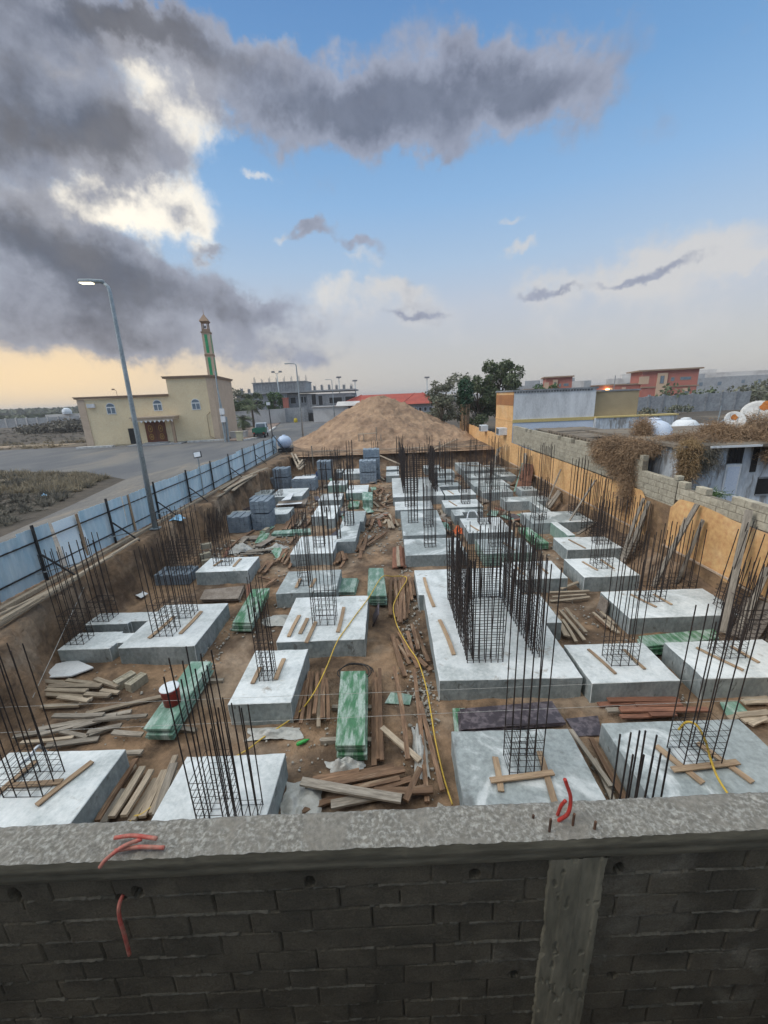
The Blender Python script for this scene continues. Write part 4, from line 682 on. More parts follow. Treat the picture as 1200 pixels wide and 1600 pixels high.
plank((3.35,8.4,.45), (3.95,6.55,.1), .09, .04, WOODG, 'plank propped against the right corner of the big raft', 'boards lying on the footings')
# ------------------------------------------------------------------ formwork panels in stacks
def panel(quad, z, th, m_, label, group, cat='form panel', jit=.02, name='formwork_sheet'):
    cx = sum(p[0] for p in quad)/len(quad); cy = sum(p[1] for p in quad)/len(quad); a = random.uniform(-.012,.012); dx, dy = random.uniform(-jit,jit), random.uniform(-jit,jit)
    q = [((x-cx)*math.cos(a)-(y-cy)*math.sin(a)+dx, (x-cx)*math.sin(a)+(y-cy)*math.cos(a)+dy) for x, y in quad]
    mb = MB(); mb.prism(q, 0, th); o = mb.build(name, m_, bevel=.006); o.location = (cx, cy, z); tag(o, label, cat, group); return o
ORD = ['topmost', 'second', 'third', 'fourth', 'fifth', 'sixth', 'seventh', 'lowest']
def pstack(key, n, th, m_, where, z0=.08, gap=.02, mats=None, jit=.03):
    for i in range(n):
        o_ = ORD[i] if i < n-1 or n == 1 else 'bottom'
        mm = mats[i] if mats else m_
        lab = ('%s sheet of %s' % (o_, where)) if n > 1 else where
        panel(STACKS[key], z0+(n-1-i)*(th+gap), th, mm, lab, 'form panels: '+key if False else 'stacked form panels', jit=jit)
pstack('S1', 6, .042, GREEN, 'the green panel stack in the middle, smeared with cement', .10)
pstack('S2', 5, .045, GREENP, 'the dusty green panel stack under the red bucket', .12)
pstack('S3', 4, .05, GREEN, 'the green panel stack beside the left cages', .12)
pstack('S4', 5, .05, GREENP, 'the green panel stack where the yellow hose turns', .1)
pstack('S5', 2, .05, GREENP, 'the small green pair left of the hose turn', .05)
pstack('S6', 4, .05, GREEN, 'the green stack before the long slab by the wall', .1)
pstack('S7', 3, .022, PURPLE, 'the dark plywood laid before the big raft', .12, .006, jit=.04)
pstack('S7b', 1, .022, PURPLE, 'dark plywood sheet lying between the raft and the speckled footing', .06)
pstack('S8', 4, .05, GREEN, 'the green stack beside the stained flat footing', .05)
pstack('S9', 6, .07, GREENP, 'the pale green stack in the far lane', .05)
pstack('S10', 2, .06, GREEN, 'the low green pair in the far lane', .08)
pstack('S11', 2, .06, GREENP, 'the long pale green pair before the caged left footing', .05)
pstack('S12', 4, .03, BROWNP, 'the weathered brown panels behind the left green stack', .06, .008, jit=.07)
pstack('S13', 1, .04, GREENP, 'single green panel lying beside the right edge planks', .05)
pstack('fboards', 3, .05, BROWNP, 'the far brown panels under the leaning white boards', .05)
pstack('gpan', 2, .04, BROWNP, 'the grey panel pair before the near block packs', .05)
rs_ = random.Random(33)
for i in range(34):
    xa, xb, ya, yb = [(-4.85,-4.3,13,30),(-1.3,-.3,18,30),(4.9,5.25,14,30),(2.3,2.7,15.5,20),(7.2,8.2,21.5,32),(-6.9,-5.2,16,18.5),(-2.75,-2.4,16,27),(-8.4,-7.3,20.5,23),(5.5,8,18.3,20)][i % 9]
    x, y = rs_.uniform(xa,xb), rs_.uniform(ya,yb); a = rs_.uniform(-.5,.5); lw, ll = rs_.uniform(.25,.5), rs_.uniform(.6,1.3); ca, sa = math.cos(a), math.sin(a)
    panel([(x+p*lw/2*ca-q*ll/2*sa, y+p*lw/2*sa+q*ll/2*ca) for p, q in [(-1,-1),(1,-1),(1,1),(-1,1)]], rs_.uniform(.1,.16), .03, rs_.choice([GREENP,BROWNP,BROWNP,GREEN,PURPLE]), 'loose sheet left lying between the farther footings', 'loose sheets between the far footings')
panel([(1.0,5.75),(1.25,5.75),(1.3,6.4),(1.05,6.4)], .06, .05, GREEN, 'green panel edge showing under the dark plywood', 'stacked form panels')
panel(STACKS['white'], .06, .04, WHITEP, 'white cut-cornered board lying before the stepped left footings', 'white boards', 'board', name='white_board')
panel(STACKS['whiteS'], .10, .03, WHITEP, 'small white board on the slope behind the left cages', 'white boards', 'board', name='white_board')
panel(STACKS['wpan'], .56, .02, WHITEP, 'white panel leaning beside the far left footing', 'white boards', 'board', name='white_board')
panel([(-6.6,21.9),(-5.2,22.1),(-5.2,22.4),(-6.6,22.2)], .30, .02, WHITEP, 'narrow white panel lying over the far brown panels', 'white boards', 'board', name='white_board')
panel([(-.29,6.64),(.0,6.6),(.22,6.57),(.28,6.83),(.1,6.9),(-.16,6.94)], .06, .012, GREENP, 'torn grey-green sheet flat on the mud beside long planks', 'plastic and sheet scraps', 'sheet', name='torn_sheet')
for i, (p, q, lab) in enumerate([((-1.35,6.55),(-.35,6.5),'bearer under the far end of the middle green stack'),((-1.45,5.75),(-.35,5.72),'bearer under the near end of the middle green stack'),((-4.85,6.2),(-3.85,6.05),'bearer under the near end of the bucket stack'),((-4.85,7.4),(-3.9,7.45),'bearer under the far end of the bucket stack')]):
    plank((*p,.06), (*q,.06), .09, .08, WOODG, lab, 'bearers under panel stacks')
for lab, quad, y1, z1, x0 in [('grey panel leaning on the earth by the wide pale plank', None, 8.6, .95, 8.2), ('grey panel leaning at the right photo edge', None, 7.7, .9, 8.3)]:
    mb = MB(); mb.bar((x0,y1-.25,.12), (8.8,y1,z1), .75, .03, up=(-1,0,.6)); tag(mb.build('formwork_sheet', BROWNP), lab, 'form panel', 'panels leaning on the earth')
mb = MB(); mb.bar((5.62,9.75,.02), (5.72,9.75,.5), .4, .03, up=(1,0,0)); tag(mb.build('formwork_sheet', BROWNP), 'dark panel leaning on the left end of the long slab by the wall', 'form panel', 'panels leaning on the earth')
mb = MB(); mb.bar((-.62,9.75,.05), (-.45,9.7,.45), .5, .03, up=(1,0,0)); tag(mb.build('formwork_sheet', PURPLE), 'dark panel leaning on the right side of the wide hose-crossed footing', 'form panel', 'panels leaning on the earth')

# ------------------------------------------------------------------ packs of hollow blocks
def pack(label, x0, x1, y0, y1, nz, z0=.02, bw=.40, bh=.2, bd=.2):
    cx, cy = (x0+x1)/2, (y0+y1)/2; mb = MB(); nx = max(2, round((x1-x0)/bd)); ny = max(1, round((y1-y0)/bw)); rs = random.Random(label)
    for k_ in range(nz):
        lay = (k_ // 4)*.06
        for i in range(nx):
            for j in range(ny):
                if i not in (0, nx-1) and j not in (0, ny-1) and k_ != nz-1: continue
                e = .006; d = rs.uniform(-.006,.006); dh = -.03 if (k_ == nz-1 and i % 2) else 0
                mb.box(x0-cx+i*(x1-x0)/nx+e, y0-cy+j*(y1-y0)/ny+e+d, k_*bh+lay+e, x0-cx+(i+1)*(x1-x0)/nx-e, y0-cy+(j+1)*(y1-y0)/ny-e+d, (k_+1)*bh+lay-e+dh)
    o = mb.build('block_pack', BLUEB); o.location = (cx, cy, z0); return tag(o, label, 'block pack', 'packs of blue-grey blocks')
pack('lower near pack of blue-grey blocks by the left bank', -7.85,-6.85,18.0,19.0,4)
pack('tallest near pack of blue-grey blocks, two layers high', -6.78,-5.9,18.3,19.3,7)
pack('blue-grey block pack just behind the two near packs', -7.6,-6.45,20.5,21.4,5)
pack('low blue-grey pack left of the wide low caged footing', -8.3,-7.1,12.5,13.3,2)
pack('low far pack against the left bank', -9.0,-8.3,27.6,28.6,4)
pack('tall far pack by the left bank', -8.25,-7.2,27.5,28.6,7)
pack('wide far pack with a white sheet on top', -6.8,-5.15,26.7,27.8,4)
pack('far pack alone beside the blue tarpaulin', -5.6,-4.5,30.2,31.2,7)
pack('front one of the tall pair of far packs, central', -2.2,-1.0,28.3,29.3,8)
pack('rear and tallest of the pair of far packs, central', -1.95,-.75,29.5,30.5,11)
panel([(-6.7,26.8),(-5.25,26.8),(-5.25,27.7),(-6.7,27.7)], .84, .03, WHITEP, 'white sheet lying on the wide far block pack', 'white boards', 'board', name='white_board')
# single blocks
def block(label, x, y, z, rz, m_=GREYB):
    mb = MB(); L, B_, H_, t = .4, .2, .2, .03
    mb.box(-L/2,-B_/2,0,L/2,-B_/2+t,H_); mb.box(-L/2,B_/2-t,0,L/2,B_/2,H_)
    for x_ in (-L/2, -t/2, L/2-t): mb.box(x_,-B_/2+t,0,x_+t,B_/2-t,H_)
    mb.box(-L/2+t,-B_/2+t,H_-.03,L/2-t,B_/2-t,H_-.012)
    o = mb.build('hollow_block', m_); o.location = (x,y,z); o.rotation_euler = (0,0,rz); return tag(o, label, 'block', 'loose hollow blocks')
p1 = [(-6.1,7.42,1.1),(-5.83,7.3,1.25)]
block('hollow block lying in the dirt, left one of the pair above the bucket', -6.1,7.45,.04,1.05); block('hollow block lying in the dirt, right one of the pair above the bucket', -5.8,7.38,.04,1.2)
block('grey block on end at the left bank above the rubble, upper one', -7.5,14.9,.45,.5); block('grey block at the left bank below the upper one', -7.4,14.5,.2,.8); block('grey block fallen at the left bank, lowest one', -7.2,14.2,.05,.3)
block('single pale block standing before the tallest near pack', -6.0,17.9,.03,1.4)
# bucket
t = thing('bucket', 'red plastic bucket with a dusty white lid on the left green stack', 'bucket', (-4.42,6.40,.386))
mb = MB(); mb.lathe([(.12,0),(.15,.0),(.168,.36),(.178,.36),(.178,.385),(.165,.385)], 28); mb.build('pail', REDB, t, True)
mb = MB(); mb.lathe([(.02,.386),(.165,.386),(.178,.39),(.178,.405),(.16,.412),(.02,.405)], 28); mb.build('lid', WHITEPL, t, True)
mb = MB(); mb.tube([(.17*math.cos(a),.17*math.sin(a)-.02,.30-.10*math.sin(a*1.0)) for a in [math.pi+i*math.pi/12 for i in range(13)]], .004, 5); mb.build('handle', BLACKM, t)
# hoses, strings, scraps
tag(pipe('garden_hose', HOSE, .014, YELLOW, ''), 'yellow hose snaking over the pit from the near left to the near wall', 'hose')
tag(pipe('garden_hose', [(4.30,4.98,.9),(4.33,4.9,1.12),(4.42,4.82,1.13),(4.5,4.72,.95),(4.55,4.62,.7),(4.53,4.4,.56),(4.5,4.0,.52),(4.5,3.75,.50)], .016, YELLOW, ''), 'yellow hose hung over the near right cage', 'hose')
tag(pipe('black_cable', [(-.95+.42*math.cos(a)*(1-.01*i), 7.55+.28*math.sin(a), .09+.012*(i%5)) for i, a in enumerate([k_*.5 for k_ in range(30)])], .012, BLACKM, ''), 'coil of black cable at the far end of the middle green stack', 'cable')
tag(pipe('white_hose', [(-6.35,5.6,.1),(-6.3,5.5,.35),(-6.2,5.35,.5),(-6.15,5.15,.52),(-6.2,5.0,.52)], .025, WHITEPL, ''), 'short white hose bending up onto the near left footing', 'hose')
tag(pipe('white_hose', [(3.4,17.2,.52),(3.55,17.5,.8),(3.8,17.4,.85),(3.95,17.0,.55)], .03, WHITEPL, ''), 'white hose bend on the footing beside the orange net', 'hose')
for (a, b_), lab in zip([((-8.2,6.05,.72),(9,6.25,.78)), ((-9,5.38,.75),(8.9,5.72,.8))], ['thin white string stretched across the pit above the farther near footings', 'thin white string stretched across the pit just behind the near footings']):
    mb = MB(); mb.tube([a, b_], .0028, 5); tag(mb.build('string_line', ROPE), lab, 'string')
mb = MB(); mb.tube([(-8.75,10.1,1.2),(-7.6,6.8,.3)], .006, 5); tag(mb.build('string_line', ROPE), 'string slanting down the left bank to the near corner', 'string')
def crumple(label, x, y, z, sx, sy, h, m_=FILM, name='plastic_film', cat='plastic film'):
    u, v = np.meshgrid(np.linspace(-1,1,26), np.linspace(-1,1,26)); s_ = abs(x*13+y*7)
    rr = 1 - .35*(fbm(u*1.5+s_, v*1.5, 3, 3)-.5)*2
    Z = h*(fbm(u*2.2+s_, v*2.2-s_, 4, 5)**1.3)*sstep(np.sqrt(u*u+v*v), 1.35, .2)*1.6
    X = u*sx*rr; Y = v*sy*rr
    o = link(name, grid_mesh(name, X, Y, Z, m_)); o.location = (x,y,z); return tag(o, label, cat, 'scraps of plastic film')
crumple('crumpled dusty plastic film by the near wall, left of the board heap', -1.55,4.6,.05,.3,.36,.15)
crumple('plastic film under the near end of the middle green stack', -.95,5.15,.06,.3,.16,.22)
crumple('plastic film on the mud below the narrow pale footing', -2.35,5.95,.05,.5,.14,.12)
crumple('plastic film scrap beside the wide footing below the far green stack', -3.4,9.9,.05,.35,.25,.12)
crumple('white film heap before the near block packs', -6.3,15.5,.05,.45,.3,.35)
crumple('white film scrap right of the heap before the block packs', -4.9,15.6,.05,.4,.25,.2)
crumple('white film scrap beside the long planks near the raft', .35,5.5,.05,.12,.5,.12)
crumple('white scrap in the lane left of the crossed planks', -1.15,16.6,.05,.22,.2,.2)
crumple('blue plastic bag on the bank top under the lamp post', -8.85,15.6,1.5,.28,.2,.22, BLUEBAG, 'plastic_bag', 'plastic bag')
crumple('dark blue tarpaulin heap beside the far lone block pack', -6.0,30.9,.05,.5,.45,.55, TARP, 'tarpaulin', 'tarpaulin')
crumple('orange netting heap beside the stepped footing', 3.05,16.9,.05,.3,.3,.3, mat('orange_net', (.6,.14,.05), rough=.8), 'netting', 'netting')
t = thing('bottle', 'green plastic bottle lying on the mud near the middle green stack', 'bottle', (-1.75,5.72,.05), .5)
mb = MB(); mb.tube([(-.12,0,.035),(-.1,0,.035),(.05,0,.035),(.09,0,.035),(.12,0,.035)], [.02,.035,.035,.015,.014], 12); mb.build('bottle_body', BOTTLE, t, True)
# rubble: uncountable crumbs of concrete and wood along the lanes
rv = []; rng = np.random.default_rng(3)
def rubble(cx, cy, sx, sy, n, s0, s1):
    for _ in range(n):
        x, y = cx+rng.normal()*sx, cy+rng.normal()*sy; s_ = rng.uniform(s0, s1); z = float(terrain(np.array([[x]]), np.array([[y]]))[0,0]) if False else .04
        c = np.array([x,y,z+s_*.3]); d = rng.uniform(.5,1,(3,))*s_; p = [c+d*np.array(q)*rng.uniform(.6,1.1,3) for q in [(-1,-1,-.5),(1,-1,-.5),(1,1,-.5),(-1,1,-.5),(-1,-1,.5),(1,-1,.5),(1,1,.5),(-1,1,.5)]]
        a = rng.uniform(0,6.28); R2 = np.array([[math.cos(a),-math.sin(a),0],[math.sin(a),math.cos(a),0],[0,0,1]]); p = [c+R2@(q-c) for q in p]
        for f in [(4,5,6,7),(0,1,5,4),(1,2,6,5),(2,3,7,6),(3,0,4,7)]: rv.append([p[i] for i in f])
for a in [(.35,9,.18,1.8,260,.015,.05),(.5,14.5,.2,2.2,160,.02,.06),(-5.6,15.6,1.0,.6,220,.02,.08),(-1.0,17,.4,1.5,120,.02,.06),(-1.5,6.0,.8,.5,90,.01,.03),(.55,6.6,.1,.8,160,.012,.04),(-4.5,8.6,.12,.9,90,.01,.04),(-3.5,12,.5,1.5,90,.01,.05),(5.6,7.2,.12,.6,90,.01,.04),(4.9,9.4,.5,.7,80,.01,.04),(3.2,3.9,.1,.6,120,.012,.04),(6,15,.6,1,80,.02,.05),(-6,6.6,1,.8,110,.01,.03),(2.6,17.5,.3,1.5,80,.02,.06),(-.3,25,.5,4,120,.03,.07),(5,22,.2,5,120,.03,.07),(-4.6,22,.3,4,120,.03,.07)]: rubble(*a)
o = link('rubble', quads_mesh('rubble', np.array(rv), RUBBLE)); o['kind'] = 'stuff'
# ------------------------------------------------------------------ blue sheet fence on the left
def fence_x(y): return -9.72 - (0.0 if y < 20 else (y-20)*.042)
def build_fence():
    root = thing('sheet_metal_fence', 'long blue corrugated sheet fence on black posts along the street', 'fence', (-9.72, 20, 1.5))
    o_ = Vector((-9.72,20,1.5)); y = 5.6; i = 0; rs = random.Random(4)
    while y < 36:
        wd = 1.02; h = 1.45+rs.uniform(-.04,.05); gap = .16 if (i == 4) else .0
        pale = i == 5
        mb = MB(); n = 16; lean = .14 if pale else rs.uniform(-.03,.03); off = .09 if pale else rs.uniform(0,.02)
        prof = [0,0,.028,.028]
        pts = [];
        for k_ in range(n+1): pts.append((wd*k_/n, 0 if pale and k_ % 4 else prof[k_ % 4]))
        vs = []; sk = rs.uniform(-.02,.02)
        for dy, dx in pts:
            x0 = fence_x(y+dy)-o_.x; vs += [(x0+dx+off, y+dy-o_.y, .02), (x0+dx+off-lean, y+dy-o_.y+sk, h+(0 if not pale else -.02))]
        mb.add(vs, [(2*q, 2*q+2, 2*q+3, 2*q+1) for q in range(n)])
        s_ = mb.build('sheet', FENCE2 if pale else FENCE, root)
        so_ = s_.modifiers.new('thickness', 'SOLIDIFY'); so_.thickness = .004
        if pale: s_['label'] = 'paler blue loose sheet leaning in the fence'
        y += wd*.985 + gap; i += 1
    for zz in (.35, 1.12):
        mb = MB(); ys = [5.6, 12, 20, 28, 36]
        for a, b_ in zip(ys[:-1], ys[1:]): mb.bar((fence_x(a)-o_.x+.05,a-o_.y,zz), (fence_x(b_)-o_.x+.05,b_-o_.y,zz), .035, .035)
        mb.build('rail', BLACKM, root)
    yy = 6.5; j = 0
    for yy in [7.3, 10.0, 12.9, 15.7, 18.4, 21.2, 24.0, 26.8, 29.6, 32.4, 35.2]:
        x0 = fence_x(yy)-o_.x+.10; mb = MB(); mb.box(x0-.027,yy-o_.y-.027,-.05,x0+.027,yy-o_.y+.027,1.6); mb.build('post', BLACKM, root)
        if j % 2 == 0 or yy < 20: 
            mb = MB(); mb.bar((x0+.04,yy-o_.y,.75), (x0+.75,yy-o_.y+.15,.0), .04, .04); mb.build('brace', BLACKM, root)
            mb = MB(); mb.bar((x0+.04,yy-o_.y-.3,.32), (x0+.6,yy-o_.y+.5,.28), .04, .03); mb.build('tie_strut', GALV, root)
        j += 1
    for k_, yy in enumerate([6.7, 8.6, 11.6, 14.1]):
        x0 = fence_x(yy)-o_.x+.07; mb = MB(); mb.bar((x0,yy-o_.y,.0), (x0-.02,yy-o_.y,1.45), .09, .03, up=(1,0,0)); mb.build('timber_batten', BOARD, root)
build_fence()
b = MB()
b.bar((-9.35,6,1.52), (-9.45,24,1.52), .12, .1); tag(b.build('kerb_beam', WOODP), 'long pale timber kerb running at the foot of the blue fence', 'timber')

# ------------------------------------------------------------------ lamps and poles
def street_lamp(label, x, y, h, arm, r=.09, rz=0, lit=False, group='street lamps'):
    t = thing('street_lamp', label, 'street lamp', (x,y,1.5), rz, group)
    mb = MB(); mb.tube([(0,0,-.1),(0,0,h*.5),(0,0,h-.25),(-.03,0,h-.08),(-.12,0,h)], [r,r*.8,r*.58,r*.55,r*.5], 14); mb.build('pole', GALV, t, True)
    if y < 60: mb = MB(); mb.box(-.16,-.16,0,.16,.16,.03); mb.build('base_plate', GALV, t)
    mb = MB(); mb.tube([(-.10,0,h),(-arm*.6,0,h+.06),(-arm+.2,0,h+.08)], r*.4, 8); mb.build('arm', GALV, t, True)
    mb = MB(); q = [(-arm+.3,-.05),(-arm+.3,.05),(-arm-.1,.13),(-arm-.45,.10),(-arm-.5,0),(-arm-.45,-.10),(-arm-.1,-.13)]; mb.prism(q, h+.03, h+.12); f = mb.build('lamp_head', GALV, t, bevel=.02)
    mb = MB(); mb.box(-arm-.42,-.09,h+.005,-arm-.05,.09,h+.028); mb.build('lens', LAMPON if lit else WHITEPL, f)
    return t
L = street_lamp('tall grey street lamp in front of the blue fence, lamp just lit', -9.1,14.43,8.42,.42, .10, .12, True)
L.rotation_euler = (0,.016,.12)
street_lamp('grey street lamp at the left edge of the dirt heap', -10.35,48.5,8.6,.85,.11, 0)
street_lamp('distant street lamp rising behind the dirt heap, nearer the gate', -11.3,86,8.4,.9,.11)
def flood_mast(label, x, y, h, heads):
    t = thing('flood_mast', label, 'light mast', (x,y,1.5), 0, 'distant floodlight masts'); mb = MB(); mb.tube([(0,0,-.2),(0,0,h)], [.16,.10], 8); mb.build('pole', GALV, t, True)
    for dx in heads: mb = MB(); mb.bar((0,0,h-.1),(dx,0,h+.25),.08,.08); mb.box(dx-.35,-.25,h+.15,dx+.35,.25,h+.55); mb.build('floodlight', GREYC, t)
flood_mast('distant twin-headed light mast before the unfinished grey building', -27.2,104,11.3,(-.9,.9)); flood_mast('distant light mast right of the lamp behind the heap', -12.8,112,9.8,(-.3,.3))
flood_mast('distant light mast near the left end of the red roof', -8.6,113,8.8,(-.3,.3)); flood_mast('distant light mast beside the tree group, above the red roof', 10.8,112,8.8,(-.3,.3))
t = thing('flood_lamp', 'small white floodlight on a grey pole above the blue fence', 'floodlight', (-9.62,19.8,1.5)); mb = MB(); mb.tube([(0,0,-.1),(.02,0,1.95)], .03, 8); mb.build('pole', GALV, t)
mb = MB(); mb.bar((-.16,-.02,2.10),(.20,.04,2.14),.30,.06,up=(.2,-.9,.3)); h_ = mb.build('lamp_head', BLACKM, t); mb = MB(); mb.bar((-.13,-.06,2.115),(.17,0,2.155),.24,.02,up=(.2,-.9,.3)); mb.build('glass', WHITEPL, h_)
t = thing('lamp_pole', 'thin dark pole with a small lamp and brace at the far fence end', 'pole', (-10.4,36,1.5)); mb = MB(); mb.tube([(0,0,-.1),(-.05,0,4.3)], .045, 8); mb.build('pole', BLACKM, t)
mb = MB(); mb.bar((0,0,1.7),(1.25,-.5,.1),.06,.06); mb.bar((0,0,1.5),(-.35,-.4,0),.06,.06); mb.build('brace', BLACKM, t); mb = MB(); mb.box(-.2,-.12,4.25,.08,.12,4.5); mb.build('lamp_head', WHITEPL, t)
t = thing('water_tank', 'round pale blue water tank on a black stand at the far fence end', 'water tank', (-9.65,37,1.5)); mb = MB(); mb.lathe([(.05,.32),(.38,.38),(.60,.62),(.66,.9),(.60,1.18),(.38,1.42),(.15,1.5),(.15,1.56),(.02,1.57)], 24); mb.build('tank_shell', mat('tank_blue_white', (.52,.62,.78), (.44,.54,.70), scale=1.5, rough=.4, bump=0), t, True)
mb = MB(); mb.box(-.55,-.5,0,.65,.5,.36); mb.build('stand', BLACKM, t)

# ------------------------------------------------------------------ orange boundary wall on the right
def courses(name, parent, x, y0, y1, z0, z1, m_, off, ragged=0.0, thick=.2, bl=.4, bh=.2, seed=1, axis='Y', side=-1):
    """block courses with real joints; face at x (axis Y) or y (axis X)"""
    rs = random.Random(seed); mb = MB(); z = z0; r = 0
    while z < z1-.02:
        h = min(bh, z1-z); y = y0-(bl/2 if r % 2 else 0)
        while y < y1:
            a, c = max(y, y0), min(y+bl, y1); y += bl
            if c-a < .05: continue
            if ragged and z > z1-.25 and rs.random() < ragged: continue
            e = .006; d = rs.uniform(-.008,.008)
            if axis == 'Y': mb.box(x+d-off[0], a+e-off[1], z+e-off[2], x+thick+d-off[0], c-e-off[1], z+h-e-off[2])
            else: mb.box(a+e-off[0], x+d-off[1], z+e-off[2], c-e-off[0], x+thick+d-off[1], z+h-e-off[2])
        z += h; r += 1
    o = mb.build(name, m_, parent, bevel=.01 if y0 < 14 else 0)
    mb = MB()
    if axis == 'Y': mb.box(x+.014-off[0], y0+.004-off[1], z0-off[2], x+thick-.014-off[0], y1-.004-off[1], z1-.21-off[2])
    else: mb.box(y0+.004-off[0], x+.014-off[1], z0-off[2], y1-.004-off[0], x+thick-.014-off[1], z1-.21-off[2])
    mb.build(name+'_joint_mortar', MORTAR, parent); return o
W0 = (9.0,20,0)
bw = thing('boundary_wall', 'long orange rendered boundary wall with bare blocks on top, right of the pit', 'wall', W0)
def render_skin(y0, y1, ztop, zbot, seed, x=8.99, step=.06):
    y = np.arange(y0, y1+.01, step); z = np.linspace(0, 1, 40); Y, T = np.meshgrid(y, z)
    zb = zbot+.22*(fbm(Y*.6, Y*0, 4, seed)-.5)+.1*(fbm(Y*4, Y*0, 3, seed+2)-.5); zt = ztop(Y)
    Z = zb+(zt-zb)*T; X = x+.03*(fbm(Y*1.2, Z*1.2, 4, seed+5)-.5)+.008*(fbm(Y*9, Z*9, 3, seed)-.5)
    me = grid_mesh('render_coat', X-W0[0], Y-W0[1], Z-W0[2], ORANGE); me.flip_normals() if False else None
    return link('render_coat', me, bw)
render_skin(1.9, 12.45, lambda y: 2.48+.14*np.exp(-((y-11.3)/1.2)**2)+.05*(fbm(y*1.3, y*0, 3, 4)-.5)-.35*sstep(y, 12.0, 12.5), .72, 3)
render_skin(13.5, 29.5, lambda y: 2.42+.10*(fbm(y*.8, y*0, 3, 6)-.5)-.45*sstep(y, 14.0, 13.4), .75, 9)
render_skin(34.2, 51, lambda y: 2.75+.0*y+.12*(fbm(y*1.5, y*0, 2, 8)-.5), .8, 14, step=.12)
mb = MB(); mb.box(.03,-18.1,0,.24,31,2.25); mb.build('wall_core', STONE, bw)
# exposed footing under the render, uneven
y = np.arange(1.9, 51, .1); z = np.linspace(-.1, .95, 14); Y, Z = np.meshgrid(y, z)
X = 8.985 - .14*(.95-Z)*fbm(Y*1.1, Z*2, 4, 6) - .05*(fbm(Y*5, Z*5, 3, 2)-.5); X[-1] = 9.04
link('stone_footing', grid_mesh('stone_footing', X-W0[0], Y-W0[1], Z, STONE), bw)
mb = MB(); mb.bar((-.06,-18,.98),(-.06,-7.6,.95),.05,.05); mb.bar((-.06,-6.2,1.0),(-.06,9.4,.98),.05,.05); mb.build('ledge_strip', PINKB, bw)
courses('cream_blocks', bw, 9.03, 1.9, 12.3, 2.5, 3.12, CREAMB, W0, ragged=.35, bl=.42, bh=.205, seed=3)
courses('grey_blocks', bw, 9.05, 14.2, 29.45, 2.44, 3.66, GREYB, W0, ragged=.2, seed=5)
courses('broken_blocks', bw, 9.04, 12.35, 14.3, .9, 3.25, GREYB, W0, ragged=.5, seed=8)
# stained streaks of dark moss below the old roof spouts are in the render's own colour
def ac_unit(label, y, z):
    t = thing('air_conditioner', label, 'air conditioner', (8.95,y,z), 0, 'window air conditioners on the orange wall'); mb = MB(); mb.box(-.55,-.42,0,.1,.42,.55); mb.build('case', WHITEPL, t, bevel=.02)
    mb = MB(); mb.box(-.56,-.36,.06,-.54,.36,.49); mb.build('grille', DARK_, t); mb = MB()
    for k_ in range(8): mb.box(-.575,-.36,.085+k_*.05,-.56,.36,.105+k_*.05)
    mb.build('louvre', GALV, t)
ac_unit('white window air conditioner on the orange tower corner', 31.2, 2.85); ac_unit('white window air conditioner farther along the orange wall', 37.2, 2.65)

# ------------------------------------------------------------------ house behind the right wall
H0 = (9.02,29.6,1.5)
t = thing('village_house', 'blocky house with orange corner and stained white wall behind the right wall', 'house', H0)
mb = MB(); mb.box(.0,.0,-1.2,.03,4.6,4.5); mb.build('orange_wall', ORANGE, t); mb = MB(); mb.box(-.02,-.03,3.55,.0,4.6,4.3); mb.build('dark_band', ORANGED, t)
mb = MB(); mb.box(-.03,-.06,2.42,.0,4.6,2.52); mb.build('moulding', ORANGE, t)
mb = MB(); mb.box(.031,.0,-1.4,5.85,4.6,4.5); mb.build('body', WGREY, t)
mb = MB(); mb.box(.031,-.012,-.6,5.85,-.001,2.33); mb.build('lower_wall', WCLEAN, t)
mb = MB(); mb.box(.0,-.06,2.34,5.85,-.002,2.56); mb.build('yellow_band', YELT, t)
mb = MB(); mb.box(-.08,-.1,4.5,5.95,4.7,4.62); 
for k_ in range(28): mb.box(.05+k_*.2,-.06,4.40,.15+k_*.2,-.005,4.5)
mb.build('parapet_cap', GREYC, t)
mb = MB(); mb.box(5.85,.25,-1.2,9.05,4.2,4.25); mb.box(5.86,-.02,4.25,6.2,.2,4.3); mb.build('annex_wall', TANW, t); mb = MB(); mb.box(5.85,.2,4.25,9.1,4.25,4.36); mb.build('annex_cap', GREYC, t)
mb = MB(); mb.box(5.85,-.35,-1.2,11.6,.24,2.45); mb.build('front_parapet', WPEEL, t); mb = MB(); mb.box(5.85,-.4,2.45,11.65,.24,2.55); mb.build('parapet_edge', YELT, t)
# low block rooms behind the wall, with the flat patched roof
t = thing('flat_roof_rooms', 'low block rooms with a patched brown flat roof behind the grey blocks', 'outbuilding', (9.3,20,1.5))
mb = MB(); mb.box(.0,-4.2,-1.2,3.2,6,2.12); mb.build('room_walls', GREYB, t)
u, v = np.meshgrid(np.linspace(9.26,12.6,60), np.linspace(14.6,26.2,150)); zr = 3.68+.06*(fbm(u*3, v*.8, 3, 3)-.5)+.04*(np.floor(v*1.1)%2)*.5
link('roof_sheet', grid_mesh('roof_sheet', u-9.3, v-20, zr-1.5, ROOFB), t)
mb = MB(); mb.box(-.05,-4.4,2.22,.0,3.5,2.3)
for k_ in range(22): mb.box(-.06,-4.2+k_*.36,2.08,.02,-4.0+k_*.36,2.22)
mb.build('roof_edge', ROOFB, t)
plank((9.3,22.4,3.8),(11.6,22.6,3.82),.15,.06,WOODG,'dark plank along the far edge of the patched flat roof','planks on the flat roof')
